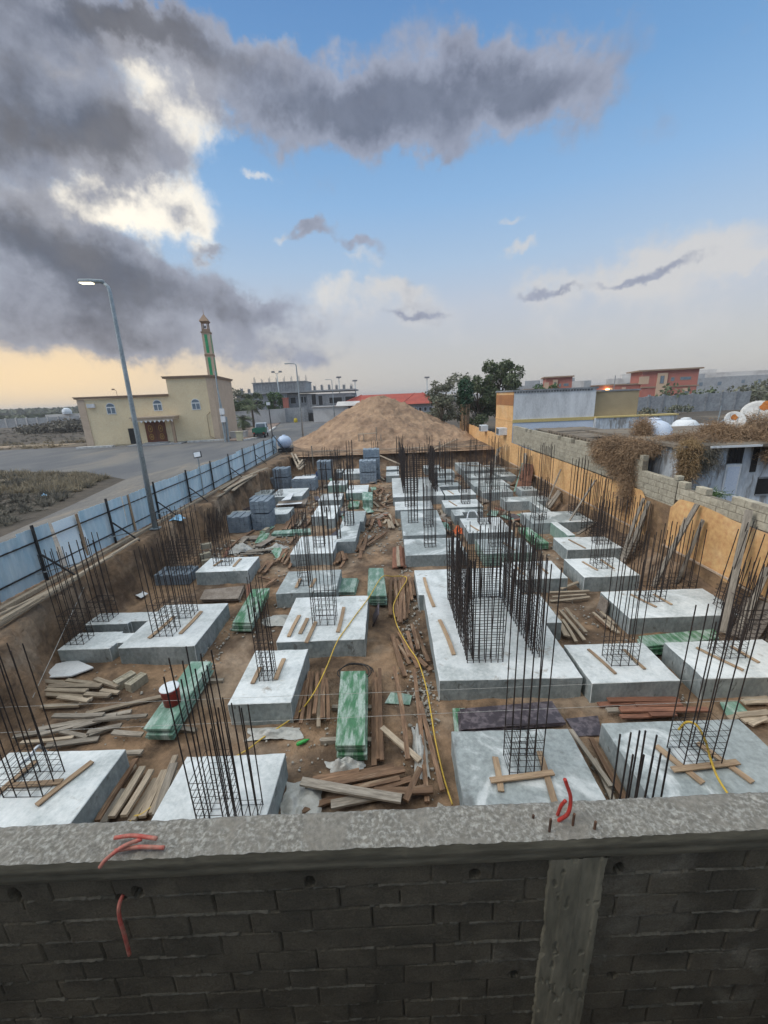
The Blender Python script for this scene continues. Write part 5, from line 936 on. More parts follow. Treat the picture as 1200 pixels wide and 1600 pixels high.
# white shack with peeling paint
K0 = (9.6,13.5,1.5)
t = thing('white_shack', 'peeling white shack with a dark window above a pale blue door, under dry brush', 'shack', K0)
mb = MB(); mb.box(.3,0,-.6,5.6,4.2,2.45); mb.build('shack_wall', WPEEL, t)
mb = MB(); mb.box(.1,-.35,2.45,5.9,6.5,2.56); mb.build('roof_slab', ROOFB, t); mb = MB(); mb.box(.9,-.40,2.47,2.55,-.36,2.54); mb.build('roof_edge_trim', WHITEF, t)
mb = MB(); mb.box(1.83,-.02,1.87,2.33,.0,2.42); wn_ = mb.build('window', DARK_, t)
mb = MB()
for k_ in range(4): mb.box(1.9+k_*.12,-.03,1.87,1.915+k_*.12,-.02,2.42)
mb.build('window_bar', BLACKM, wn_)
mb = MB(); mb.box(1.82,-.035,.5,2.34,-.003,1.84); dr = mb.build('door', WHITEF, t); mb = MB(); mb.box(1.88,-.045,.5,2.28,-.036,1.76); mb.build('door_panel', WCLEAN, dr)
mb = MB(); mb.box(2.65,-.02,1.55,2.85,.0,2.45); mb.build('dark_gap', DARK_, t)
mb = MB(); mb.box(3.0,-.03,.72,3.45,.0,1.35); wn_ = mb.build('window', DARK_, t); mb = MB(); mb.box(3.0,-.05,.70,3.45,-.031,.76); mb.box(3.0,-.05,1.31,3.45,-.031,1.37); mb.build('window_frame', GREYC, wn_)
mb = MB(); mb.box(2.6,-.25,-.5,4.5,-.02,.2); mb.build('wall_patch', WGREY, t)
mb = MB(); mb.tube([(9.75,12.6,2.35),(10.1,12.7,2.75),(11.2,12.5,2.45)], .02, 6); tag(mb.build('bent_pipe', WHITEF), 'thin white bent pipe above the broken wall before the shack', 'pipe')
def tank(label, x, y, z, prof, m_=WHITEPL, cat='water tank'):
    t = thing('water_tank', label, cat, (x,y,z), 0, 'roof water tanks'); mb = MB(); mb.lathe(prof, 28); mb.build('tank_shell', m_, t, True)
    r, h = prof[-1]; mb = MB(); mb.lathe([(.22,h-.02),(.24,h+.05),(.1,h+.09)], 18); mb.build('tank_lid', m_, t, True)
tank('round white water tank on the patched roof, wrapped by dry vines', 11.2,17.2,3.55,[(.45,0),(.66,.06),(.72,.35),(.75,.38),(.72,.41),(.68,.70),(.50,.95),(.22,1.08)], WCLEAN)
tank('squat white water tank on the far roof', 16.0,22,3.7,[(.55,0),(.62,.05),(.60,.15),(.56,.32),(.42,.46),(.2,.52)], WHITEF)
mb = MB(); mb.box(14.5,20.5,1.5,18.5,24,3.68); mb.box(14.4,20.4,3.68,18.6,24.1,3.76); tag(mb.build('far_room', WPEEL), 'low white room carrying the squat water tank', 'outbuilding')
mb = MB(); mb.tube([(16.5,21,3.7),(17.4,21.2,4.2),(18.2,21.2,4.1),(18.4,21.2,3.7)], .03, 6); mb.tube([(16.9,21,3.7),(16.95,21,4.9)], .025, 6); tag(mb.build('pipe_frame', GALV), 'bent grey pipes beside the squat white tank', 'pipes')
def dish(label, x, y, z, r, az, tilt, rust):
    t = thing('satellite_dish', label, 'satellite dish', (x,y,z), 0, 'satellite dishes'); mb = MB(); prof = [(r*q, .30*r*q*q) for q in [.02,.2,.4,.6,.8,1.0]]
    mb.lathe(prof, 28, cap=False); d = mb.build('reflector', mat('dish_white_%d' % int(y*9), (.70,.69,.66), (.58,.57,.54), scale=3, rough=.6, bump=0, c3=(.50,.42,.34), s3=5.2, lo3=.62, hi3=.7), t, True); so_ = d.modifiers.new('thickness', 'SOLIDIFY'); so_.thickness = .02
    d.location = (0,0,.5); d.rotation_euler = (tilt, 0, az)
    px_, py_, pr_ = rust; rr_ = random.Random(int(y*10)); ring = [(px_*r+pr_*r*rr_.uniform(.6,1.15)*math.cos(k_*math.pi/7), py_*r+pr_*r*rr_.uniform(.6,1.15)*math.sin(k_*math.pi/7)) for k_ in range(14)]
    mb = MB(); pz = lambda a, c: .30*(a*a+c*c)/r+.034; mb.add([(px_*r,py_*r,pz(px_*r,py_*r))]+[(a,c,pz(a,c)) for a, c in ring], [(0,q+1,(q+1)%14+1) for q in range(14)]); mb.build('rust_spot', RUST, d)
    mb = MB(); mb.tube([(0,0,-.6),(0,0,.42)], .035, 8); mb.build('mast', GALV, t); mb = MB(); mb.tube([(0,-r*.9,.28*r),(0,0,r*.9)], .012, 5); mb.build('feed_arm', GALV, d)
dish('smaller satellite dish with a round rust patch, on the brushy roof', 12.65,15.0,4.15,.34,-.25,1.05,(.05,.35,.34))
dish('larger white satellite dish at the right photo edge', 13.75,15.3,4.3,.52,-.7,1.0,(.35,.6,.33))
mb = MB(); mb.box(12.2,15.1,4.05,12.55,15.5,4.45); tag(mb.build('white_box', WHITEPL, None, bevel=.02), 'small white box beside the rust-spotted dish', 'box')
# ------------------------------------------------------------------ leaves and twigs
def leaf_quads(c, n, size, rng_, flat=1.0, elong=1.6):
    a = rng_.normal(size=(n,3)); a /= np.linalg.norm(a, axis=1)[:,None]; b_ = rng_.normal(size=(n,3)); b_ -= (b_*a).sum(1)[:,None]*a; b_ /= np.linalg.norm(b_, axis=1)[:,None]
    s_ = size*rng_.uniform(.6,1.4,(n,1)); u = a*s_*elong*.5; v = b_*s_*.5
    return np.stack([c-u-v*.3, c-v, c+u, c+v], 1)
def clumps(cs, per, rng_, squash=.8):
    out = []
    for (x,y,z,r) in cs:
        n = int(per*r*r); d = rng_.normal(size=(n,3)); d /= np.linalg.norm(d, axis=1)[:,None]; rad = r*rng_.uniform(.25,1,(n,1))**.6
        p = np.array([x,y,z])+d*rad*np.array([1,1,squash]); out.append(p)
    return np.concatenate(out)
def tree(label, x, y, h, cr, m_=LEAF, seed=1, leaf=.16, per=260, trunk_r=.16, group='trees behind the pit', nclump=16, base=.3, kind='tree', open_=1.0):
    rg = np.random.default_rng(seed); t = thing(kind, label, 'tree', (x,y,1.5), 0, group)
    cs = []; lim = []
    for i in range(nclump):
        a = rg.uniform(0,6.28); q = rg.uniform(base,1.0); rr = cr*math.sqrt(max(.05, 1-((q-.62)/.55)**2))*rg.uniform(.35,.95); c = (rr*math.cos(a), rr*math.sin(a), h*q*.93, cr*rg.uniform(.20,.42)); cs.append(c)
        s0 = h*max(.15, q*rg.uniform(.35,.6)); lim.append([(0,0,s0),(c[0]*.5,c[1]*.5,(s0+c[2])*.5+.1*h*.3),(c[0],c[1],c[2])])
    pts = clumps(cs, per*open_, rg)
    link('crown', quads_mesh('crown', leaf_quads(pts, len(pts), leaf, rg), m_), t)
    mb = MB(); k_ = h*.72; mb.tube([(0,0,-.2),(.04*h*rg.normal()*.3,.0,k_*.35),(.03*h*rg.normal(),.0,k_*.7),(0,0,k_)], [trunk_r,trunk_r*.8,trunk_r*.5,trunk_r*.15], 8)
    mb.build('trunk', BARK, t, True); mb = MB()
    for l in lim: mb.tube(l, [trunk_r*.35,trunk_r*.22,trunk_r*.08], 5)
    mb.build('limb', BARK, t, True); return t
tree('tall dark leafy tree, tallest of the group behind the orange wall', 13.6,51,8.2,2.9,LEAF,3,.19,250,.2,nclump=34)
tree('dark bushy tree left of the tallest one in the group', 10.9,50,6.8,2.2,LEAF,4,.18,250,nclump=30,base=.15)
tree('grey-green loose tree at the left end of the group', 6.6,50,6.6,1.9,LEAFG,5,.17,200,nclump=30,base=.15)
tree('almost bare grey tree between the green ones', 9.3,52,7.2,2.0,LEAFG,6,.14,110,nclump=26,base=.15)
tree('low dusty tree hanging over the heap side of the group', 6.2,47.5,4.4,1.7,LEAFG,7,.18,190,nclump=16,base=.15)
tree('dark tree top just right of the tallest tree, above the wall', 16.2,50,5.9,1.6,LEAF,8,.2,220,nclump=12)
tree('small round tree above the white wall near the far red house', 23.4,62,6.3,1.9,LEAFB,9,.2,220,nclump=12)
# vine-wrapped trunk
tv = thing('vine_trunk', 'trunk wrapped in hanging green vines at the end of the orange wall', 'tree', (8.6,45.5,1.5), 0, 'trees behind the pit'); rg = np.random.default_rng(12)
pts = clumps([(0,0,5.0,.9),(.1,0,4.2,.75),(-.1,.1,3.4,.6),(0,0,2.6,.5),(0,.1,1.6,.4),(-.3,0,5.4,.6)], 600, rg, 1.2); link('crown', quads_mesh('crown', leaf_quads(pts, len(pts), .16, rg), mat('vine_leaf', (.018,.055,.028), (.035,.08,.04), scale=1.2, rough=.7, bump=0)), tv)
mb = MB(); mb.tube([(0,0,-.6),(.1,0,2),(0,0,4.6)], [.25,.2,.1], 8); mb.build('trunk', BARK, tv, True)
mb = MB()
for i in range(26): a = rg.uniform(0,6.28); mb.tube([(.5*math.cos(a),.4*math.sin(a),3.4),(.4*math.cos(a),.35*math.sin(a),1.2+rg.uniform(-.8,.6)),(.45*math.cos(a),.3*math.sin(a),-.2)], .03, 4)
mb.build('hanging_vine', TWIG, tv)
def strands(rg_, starts, length, drop, n_seg=5, w0=.012, curl=.35):
    """thin twig ribbons (two quads crossing per segment are overkill at this size: one quad, random roll)"""
    out = []
    for s_ in starts:
        p = np.array(s_, float); d = rg_.normal(size=3); d[2] = d[2]*.5+.2; d /= np.linalg.norm(d); L_ = length*rg_.uniform(.5,1.3)/n_seg
        for k_ in range(n_seg):
            q = p+d*L_; r_ = rg_.normal(size=3); r_ -= r_.dot(d)*d; r_ /= np.linalg.norm(r_); r_ *= w0*rg_.uniform(.6,1.4); out.append([p-r_, p+r_, q+r_*.8, q-r_*.8]); p = q
            d = d+rg_.normal(size=3)*curl; d[2] -= drop; d /= np.linalg.norm(d)
    return np.array(out)
def brush(label, cs, n, length, drop, m_, seed, w0=.012, cat='dry vine', group='dry vines on the old roofs', name='dry_vine', n_seg=5):
    rg_ = np.random.default_rng(seed); st = []
    for (x,y,z,sx,sy,sz,f) in cs:
        k_ = int(n*f); st.append(np.array([x,y,z])+rg_.normal(size=(k_,3))*np.array([sx,sy,sz])*.55)
    q = strands(rg_, np.concatenate(st), length, drop, n_seg, w0); c = q.reshape(-1,3).mean(0)
    o = link(name, quads_mesh(name, q-c, m_)); o.location = c; return tag(o, label, cat, group)
brush('big brown tangle of dry vines pouring over the orange wall gap', [(9.0,15.9,3.72,.28,.9,.25,1),(8.95,15.3,3.15,.14,.55,.42,.85),(8.95,14.7,2.2,.09,.25,.75,.3),(9.5,15.3,3.82,.5,.8,.14,.6),(8.98,16.8,3.4,.14,.45,.35,.35)], 7500, .42, .26, TWIG, 3, .005)
brush('brown clump of dry vines left of the round roof tank', [(10.5,16.8,4.2,.25,.35,.45,1),(10.4,16.6,3.8,.3,.4,.15,.7)], 3000, .28, .05, TWIG, 5, .005)
brush('pale dry vine hanging in the middle of the shack front', [(9.95,13.3,3.9,.16,.2,.25,1),(9.9,13.2,3.4,.12,.15,.45,.8)], 2500, .35, .3, TWIGL, 6, .005)
brush('grey dead vines trailing down the peeling shack wall', [(10.35,13.35,3.9,.45,.10,.10,1),(10.55,13.3,3.6,.4,.08,.35,.8)], 1500, .4, .45, SCRUB, 7, .004)
brush('wide mat of brown brush over the shack roof behind the dishes', [(12.6,14.6,4.2,.9,.7,.25,1),(13.3,13.8,4.1,.5,.5,.3,.9),(12.9,13.3,3.8,.35,.15,.3,.6),(11.2,14.6,4.08,1.0,.8,.08,.6),(13.8,15.2,4.4,.6,.6,.35,.8)], 7500, .32, .08, TWIG, 8, .005)
brush('brown bush standing on the roof left of the dishes', [(11.9,14.8,4.3,.3,.4,.25,1)], 2200, .28, -.05, TWIG, 9, .005)
brush('green weeds sprouting on the cream blocks before the shack', [(10.3,12.6,2.55,.5,.25,.08,1)], 500, .22, .05, LEAFB, 10, .006, 'weeds')
# ------------------------------------------------------------------ dirt heap
u = np.linspace(-14, 14, 240); v = np.linspace(-12.5, 14, 210); U, V = np.meshgrid(u, v)
ang = np.arctan2(V, U); rr = np.sqrt((U/(10.2+1.0*(U > 0)))**2 + (V/np.where(V < 0, 10.6, 12))**2)*(1+.14*(fbm(np.cos(ang)*2+5, np.sin(ang)*2+5, 3, 4)-.5))
hz = 5.25*np.clip(1-rr, 0, 1)**1.12; hz = np.minimum(hz, 4.75+.25*(fbm(U*.6, V*.6, 3, 8)-.5)-.10*np.abs(U))
hz = hz+(.95*(fbm(U*.5, V*.5, 5, 12)-.5)-.35*np.abs(fbm(np.arctan2(V+.01, U)*5, rr*1.5, 3, 33)-.5)+.5*(fbm(U*1.7, V*1.7, 4, 15)-.5)+.2*(fbm(U*5, V*5, 3, 18)-.5))*sstep(hz, 0, .5)-.12*(hz <= 0)
o = link('dirt_heap', grid_mesh('dirt_heap', U, V, hz, MOUND)); o.location = (-1.1,46.4,1.5); tag(o, 'large cone of excavated brown earth beyond the pit', 'dirt heap')
t = thing('work_stand', 'rough timber stand with planks and blocks at the foot of the dirt heap', 'work stand', (-1.9,37.4,1.5)); mb = MB()
for x_ in (-.9,-.45,.75,1.15): mb.bar((x_,0,-.1),(x_+.03,0,1.9 if x_ == .75 else 1.25),.08,.08)
mb.build('leg', WOODG, t); mb = MB(); mb.bar((-.95,0,1.3),(.8,0,1.36),.22,.06); mb.bar((-1.3,.1,.5),(1.3,.1,.46),.14,.05); mb.bar((.8,.1,.62),(2.4,.3,.55),.12,.05); mb.build('board', WOODP, t); mb = MB()
for k_ in range(6): mb.box(-1.1+k_*.4,.2,0,-.74+k_*.4,.45,.22+.12*(k_%2))
mb.build('block_row', BLUEB, t)
plank((-2.3,35.3,1.75),(1.0,31.5,.75),.12,.06,WOODP,'long pale plank sloping from the far bank down to a footing','planks on the far bank')
plank((3.2,33.9,1.3),(6.3,36.5,2.1),.12,.06,WOODP,'pale plank sloping up the far bank toward the orange wall','planks on the far bank')
plank((5.6,31.5,.6),(9.0,27.0,.9),.1,.06,WOODP,'plank lying across the far right footings','planks on the far bank')
tag((lambda mb: (mb.tube([(-6.5,34.2,1.8),(0,34.4,1.7),(4,34.3,1.75),(8.6,34,1.7)], .03, 5), mb.build('timber_rail', WOODG))[1])(MB()), 'thin timber rail along the top of the far bank', 'rail')
for i, (x, y) in enumerate([(-6.6,33.9),(4.3,33.8)]): plank((x,y,.3),(x,y+.05,2.3),.08,.08,WOODG,['upright stake at the left of the far bank','upright stake at the right of the far bank'][i],'stakes on the far bank', name='stake')['category'] = 'stake'

# ------------------------------------------------------------------ mosque
M0 = (-21.7,51.8,1.5)
t = thing('mosque', 'cream mosque with a slim minaret striped green across the street', 'mosque', M0, math.radians(9))
def clad(x0, x1, z0, z1, y0, holes=()):
    mb = MB(); z = z0
    while z < z1-.01:
        h = min(.235, z1-z); mb.box(x0, y0+.02, z+.03, x1, y0+.1, z+h); mb.box(x0, y0+.035, z, x1, y0+.1, z+.03); z += h
    return mb
mb = clad(-8.2,8.5,.15,5.7,0); f = clad(2.9,8.5,5.7,7.75,0); mb.v, off_ = mb.v, len(mb.v); mb.add(f.v, f.f); mb.box(-8.2,.1,0,8.5,11,5.7); mb.box(2.9,.1,5.7,8.5,11,7.75); mb.build('wall', CREAM, t)
mb = MB(); mb.box(-8.75,-.05,0,-7.85,.11,5.7); mb.box(-8.75,.11,0,-8.2,11,5.7); mb.build('corner_pilaster', PINKB, t)
mb = MB(); mb.box(8.1,-.05,0,8.9,.11,7.75); mb.box(8.5,.11,0,8.9,11,7.75); mb.build('corner_pilaster', PINKB, t)
mb = MB(); mb.box(-8.95,-.22,5.72,2.9,.3,5.9); mb.box(-9.05,-.3,5.9,2.9,.3,5.99); mb.box(2.55,-.22,7.76,9.1,11.2,7.93); mb.box(2.45,-.3,7.93,9.2,11.3,8.03); mb.box(-9.05,.3,5.9,2.9,11,5.98); mb.build('cornice', BROWNT, t)
def arch_window(x, z, wd=1.15, h=1.35):
    pl = [(x-wd/2,z),(x+wd/2,z),(x+wd/2,z+h*.62)]+[(x+wd/2*math.cos(a), z+h*.62+h*.38*math.sin(a)) for a in [math.pi*k_/10 for k_ in range(1,10)]]+[(x-wd/2,z+h*.62)]
    def pr(poly, y0, y1):
        b2 = MB(); n = len(poly); b2.add([(a,y0,c) for a,c in poly]+[(a,y1,c) for a,c in poly], [tuple(range(n)), tuple(range(2*n-1,n-1,-1))]+[((i+1)%n,i,n+i,n+(i+1)%n) for i in range(n)]); return b2
    w_ = pr(pl, -.03, .06).build('window', WHITEF, t); cx, cz = x, z+h*.5
    for sx_ in (-1, 1):
        q = [(x+sx_*.05, z+.1),(x+sx_*(wd/2-.09), z+.1),(x+sx_*(wd/2-.09), z+h*.56),(x+sx_*.05, z+h*.56)]; pr(q if sx_ > 0 else q[::-1], -.045, -.028).build('pane', GLASS, w_)
    q = [(x+(a-x)*.86, z+h*.66+(c-z-h*.62)*.72) for a, c in pl if c >= z+h*.62-.001]; pr(q, -.045, -.028).build('fanlight', GLASS, w_)
for x in (-4.95, 3.05-.25, 5.85): 
    pass
arch_window(-4.75, 3.85); arch_window(1.25, 4.0); arch_window(6.25, 3.95)
mb = MB(); mb.box(-3.15,-.06,.15,-2.15,.04,2.05); d_ = mb.build('side_door', DARK_, t)
mb = MB(); mb.box(-.05-.0+1.0-1.5+.55-1.2+.3,-.05,.2,1.75,.05,2.75); dr = mb.build('main_door', DOORW, t)
for cx in (-.25, 1.1):
    b2 = MB()
    for zc, rz_ in ((.9,.34),(1.9,.4)):
        b2.tube([(cx+.26*math.cos(a), -.06, zc+rz_*math.sin(a)) for a in [k_*math.pi/8 for k_ in range(17)]], .035, 4); b2.add([(cx+.09,-.062,zc),(cx,-.062,zc+.2),(cx-.09,-.062,zc),(cx,-.062,zc-.2)], [(3,2,1,0)])
    b2.build('ornament', GOLD, dr)
mb = MB(); mb.box(.41,-.065,.2,.45,-.05,2.75); mb.build('door_seam', DARK_, dr)
mb = MB(); mb.box(-1.6,-1.9,2.95,3.7,.0,3.25); mb.box(-1.75,-2.05,3.25,3.85,.0,3.4); cn = mb.build('porch_canopy', PINKB, t)
mb = MB(); n = 9
for k_ in range(n):
    x0 = -1.45+k_*5.0/n; mb.add([(x0,-1.92,2.95)]+[(x0+5.0/n*q/8, -1.92, 2.95-.30*(math.sin(math.pi*q/8)*-1+1)*.9) for q in range(9)]+[(x0+5.0/n,-1.92,2.95)], [tuple(range(10,-1,-1))])
fr = mb.build('scalloped_edge', WHITEF, cn); so_ = fr.modifiers.new('thickness', 'SOLIDIFY'); so_.thickness = .06
for x in (-1.2, 3.35): mb = MB(); mb.box(x-.16,-1.75,0,x+.16,-1.43,2.95); mb.build('porch_column', BROWNT, t)
mb = MB(); mb.box(-2.6,-2.2,0,4.2,.0,.14); mb.box(-1.0,-.8,.14,2.0,0,.24); mb.build('step', GREYW, t)
mb = MB(); mb.box(-9.3,-1.6,-.02,-4.8,-.9,.22); mb.build('white_kerb', KERB, t); mb = MB(); mb.box(4.6,-1.0,-.02,9.4,-.4,.22); mb.build('white_kerb', KERB, t)
mb = MB(); mb.box(-7.5,-.35,4.7,-6.6,.0,5.15); mb.build('wall_unit', WGREY, t); mb = MB(); mb.tube([(8.0,-.06,3.6),(7.5,-.06,3.2),(7.5,-.06,.6),(8.3,-.06,.2)], .04, 5); mb.build('drain_pipe', BROWNT, t)
mb = MB(); mb.tube([(-4.0,.8,5.7),(-4.0,.8,6.6),(-4.3,.8,6.8)], .03, 5); mb.box(-4.5,.7,6.7,-4.2,.9,6.85); mb.build('roof_lamp', BROWNT, t)
# minaret
mn = MB(); cx, cy = 8.62-1.0, 3.0; s_ = .72
mn.box(cx-s_,cy-s_,7.75,cx+s_,cy+s_,14.2); mi = mn.build('minaret', PINKB, t)
mn = MB(); mn.box(cx-.26,cy-s_-.03,8.2,cx+.26,cy-s_,10.7); mn.box(cx-.26,cy-s_-.03,11.3,cx+.26,cy-s_,13.8); mn.box(cx+s_,cy-.26,8.2,cx+s_+.03,cy+.26,10.7); mn.box(cx+s_,cy-.26,11.3,cx+s_+.03,cy+.26,13.8); mn.build('green_panel', MGREEN, mi)
mn = MB(); mn.box(cx-s_-.05,cy-s_-.05,10.85,cx+s_+.05,cy+s_+.05,11.15); mn.build('stone_band', BROWNT, mi)
mn = MB(); mn.box(cx-s_-.1,cy-s_-.1,14.0,cx+s_+.1,cy+s_+.1,14.2)
for a in (-1, 1):
    for b_ in (-1, 1): mn.box(cx+a*.5-.09,cy+b_*.5-.09,14.2,cx+a*.5+.09,cy+b_*.5+.09,15.4)
mn.box(cx-.7,cy-.7,15.4,cx+.7,cy+.7,15.55); mn.add([(cx-.85,cy-.85,15.55),(cx+.85,cy-.85,15.55),(cx+.85,cy+.85,15.55),(cx-.85,cy+.85,15.55),(cx,cy,16.6)], [(0,1,4),(1,2,4),(2,3,4),(3,0,4),(3,2,1,0)]); mn.box(cx-.62,cy-.62,14.2,cx+.62,cy+.62,14.55)
mn.tube([(cx,cy,16.5),(cx,cy,17.3)], [.06,.02], 6); mn.build('lantern', BROWNT, mi)
mn = MB(); mn.lathe([(.05,-.2),(.22,-.15),(.25,.1),(.1,.15)], 12, (cx,cy-.35,14.85)); mn.build('loudspeaker', GREYC, mi)
for ch in [c for c in bpy.data.objects if c.parent == t]:
    ch.scale.x = .90; ch.location.x -= 8.9*.90
mi.scale.z = .875; mi.location.z += 7.75*.125; mi.scale.x = .66; mi.scale.y = .75; mi.location.x += 7.62*.24+.60; mi.location.y += 3*.25
# street pole and cabinets beside the mosque
t = thing('utility_pole', 'grey utility pole with boxes and cables at the mosque corner', 'utility pole', (-20.1,49.2,1.5)); mb = MB(); mb.tube([(0,0,-.1),(0,0,8.3)], [.13,.08], 8); mb.build('pole', GALV, t)
for z_ in (2.4, 3.3): mb = MB(); mb.box(-.05,-.35,z_,.45,-.05,z_+.7); mb.build('meter_box', WGREY, t)
mb = MB(); mb.tube([(.1,-.1,0),(.3,-.1,2.5),(.2,-.1,4),(.05,-.1,6)], .06, 5); mb.tube([(.35,.1,0),(.45,.1,3)], .14, 6); mb.build('cable_duct', GALV, t)
mb = MB(); mb.box(-19.0,50.0,1.5,-18.3,50.5,2.55); mb.box(-19.08,49.94,2.55,-18.22,50.56,2.66); tag(mb.build('electric_cabinet', mat('cabinet_cream', (.55,.5,.34), rough=.6, bump=0)), 'cream electric cabinet on the pavement by the utility pole', 'cabinet')
mb = MB(); mb.box(-21.3,54,1.5,-19.2,55,2.3); mb.box(-21.35,53.95,2.3,-19.15,55.05,2.4); tag(mb.build('planter', PALEW), 'pale concrete planter beside the mosque corner', 'planter')
mb = MB(); mb.prism([(-20.5,50.2),(-18.2,50.2),(-17.3,54),(-24.0,91),(-27,91),(-24,56),(-20.5,54.5)], 1.5, 1.62); struct(mb.build('pavement', mat('brick_pavement', (.27,.20,.165), (.22,.17,.145), scale=.6, rough=.9)))
mb = MB(); mb.prism([(-18.2,50.1),(-17.9,50.1),(-16.95,54),(-17.3,54)], 1.49, 1.68); mb.prism([(-17.3,54.02),(-16.95,54.02),(-20.5,74),(-20.9,74)], 1.49, 1.68); struct(mb.build('kerb', KERB))

# ------------------------------------------------------------------ truck
t = thing('small_truck', 'small truck with a green load bed and white cab parked on the street', 'truck', (-17.3,54.6,1.5), .16)
mb = MB(); mb.box(-.78,-1.9,.62,.78,.15,.75); mb.box(-.82,-1.95,.75,-.76,.15,1.28); mb.box(.76,-1.95,.75,.82,.15,1.28); mb.box(-.82,-1.98,.75,.82,-1.92,1.28); mb.box(-.76,.09,.75,.76,.15,1.28); mb.build('load_bed', TGREEN, t, bevel=.02)
def cabp(w_, z0, z1, y0, y1, y1t): return [(-w_,y0,z0),(w_,y0,z0),(w_,y1,z0),(-w_,y1,z0),(-w_*.9,y0+.08,z1),(w_*.9,y0+.08,z1),(w_*.9,y1t,z1),(-w_*.9,y1t,z1)]
mb = MB(); mb.box(-.78,.22,.5,.78,1.95,1.15); mb.hexa(cabp(.77,1.15,1.85,.24,1.85,1.35)); cab_ = mb.build('cab', WHITEPL, t, bevel=.03)
mb = MB(); mb.hexa([(-.6,.225,1.22),(.6,.225,1.22),(.6,.24,1.22),(-.6,.24,1.22),(-.56,.27,1.72),(.56,.27,1.72),(.56,.3,1.72),(-.56,.3,1.72)]); mb.build('rear_window', GLASS, cab_)
for s2 in (-1, 1):
    mb = MB(); mb.hexa([(s2*.765,.45,1.2),(s2*.78,.45,1.2),(s2*.78,1.5,1.2),(s2*.765,1.5,1.2),(s2*.69,.5,1.72),(s2*.715,.5,1.72),(s2*.715,1.25,1.72),(s2*.69,1.25,1.72)]); mb.build('side_window', GLASS, cab_)
    mb = MB(); mb.box(s2*.62-.1,-2.0,.62,s2*.62+.1,-1.97,.74); mb.build('tail_lamp', TAILR, t)
    for y_ in (-1.35, 1.25):
        mb = MB(); b2 = [(.30,-.09),(.32,-.06),(.32,.06),(.30,.09)]; mb.lathe([(.18,-.09)]+b2+[(.18,.09)], 18); w_ = mb.build('wheel', RUBBER, t); w_.rotation_euler = (0, math.pi/2, 0); w_.location = (s2*.68,y_,.32)
        mb = MB(); mb.lathe([(.02,-.095),(.17,-.092),(.17,.092),(.02,.095)], 12); mb.build('rim', GALV, w_)
mb = MB(); mb.box(-.7,-1.9,.45,.7,1.8,.60); mb.box(-.72,-2.0,.42,.72,-1.93,.52); mb.build('chassis', BLACKM, t)

# ------------------------------------------------------------------ palms, garden and walls along the street
def palm(label, x, y, h, seed, fr=2.0, n=22):
    rg_ = np.random.default_rng(seed); t = thing('palm_tree', label, 'palm', (x,y,1.5), 0, 'palms on the street side'); mb = MB(); mb.tube([(0,0,-.2),(0,0,h*.5),(0,0,h)], [.26,.2,.17], 8)
    mb.build('trunk', BARK, t, True); q = []
    for i in range(n):
        a = rg_.uniform(0,6.28); e = rg_.uniform(-.5,1.25); L_ = fr*rg_.uniform(.8,1.1); p = np.array([0,0,h]); d = np.array([math.cos(a)*math.cos(e), math.sin(a)*math.cos(e), math.sin(e)])
        sd_ = np.array([-math.sin(a), math.cos(a), 0])
        for k_ in range(9):
            p2 = p+d*L_/9; l_ = .55*math.sin(math.pi*(k_+1.2)/11)
            for s2 in (-1, 1):
                for f_ in (0, .5):
                    b_ = p+(p2-p)*f_; tip = b_+sd_*s2*l_+d*l_*.5+np.array([0,0,-l_*.35]); wv = d*.035; q.append([b_-wv, b_+wv, tip+wv*.3, tip-wv*.3])
            q.append([p-sd_*.02, p+sd_*.02, p2+sd_*.02, p2-sd_*.02]); p = p2; d = d+np.array([0,0,-.16]); d /= np.linalg.norm(d)
    link('crown', quads_mesh('crown', np.array(q), LEAF), t)
palm('dark low palm at the pavement, nearer of the two', -24.6,68.5,1.7,1,1.9,34); palm('taller palm behind the low one on the pavement', -24.9,75,3.9,2,2.3,26)
tree('airy tree right of the minaret, behind the pale wall', -31.5,88,8.0,2.4,LEAFG,21,.22,110,.16,'garden trees behind the pale wall',18)
tree('dark green tree behind the pale wall, beside the airy one', -29.3,90,6.6,2.4,LEAF,22,.24,200,.16,'garden trees behind the pale wall',18)
tree('green garden tree before the unfinished grey building', -25.8,94,6.4,3.0,LEAFB,23,.26,170,.16,'garden trees behind the pale wall',20)
tree('low green garden tree behind the two palms', -30.5,84,5.2,2.6,LEAF,24,.24,200,.16,'garden trees behind the pale wall',16)
tree('small cypress-like tree close to the mosque corner', -33.5,86,5.4,1.0,LEAF,25,.2,300,.12,'garden trees behind the pale wall',12)
mb = MB(); mb.prism([(-31.5,76),(-31.2,76),(-22.9,91),(-23.2,91)], 1.3, 4.35); mb.prism([(-31.6,75.95),(-31.15,75.95),(-22.8,91.05),(-23.25,91.05)], 4.35, 4.5); tag(mb.build('compound_wall', PALEW), 'pale plastered compound wall along the street behind the palms', 'wall')
t = thing('gate_wall', 'grey block wall with dark gate at the end of the street', 'wall', (-17,91,1.5)); mb = MB(); mb.box(-6.1,0,-.2,-1.6,.25,3.1); mb.box(2.7,0,-.2,6.0,.25,3.0); mb.build('wall_panel', GREYW, t)
for x in (-1.5, 2.3): mb = MB(); mb.box(x-.1,-.25,-.2,x+.75,.5,3.3); mb.build('gate_pillar', GREYC, t)
mb = MB(); mb.box(-.74,.05,0,2.2,.15,1.8)
for k_ in range(12): mb.box(-.7+k_*.24,0,0,-.64+k_*.24,.04,2.1)
mb.build('gate', BLACKM, t); mb = MB(); mb.box(-.74,-.2,2.75,2.2,.5,3.0); mb.build('gate_lintel', GREYC, t)
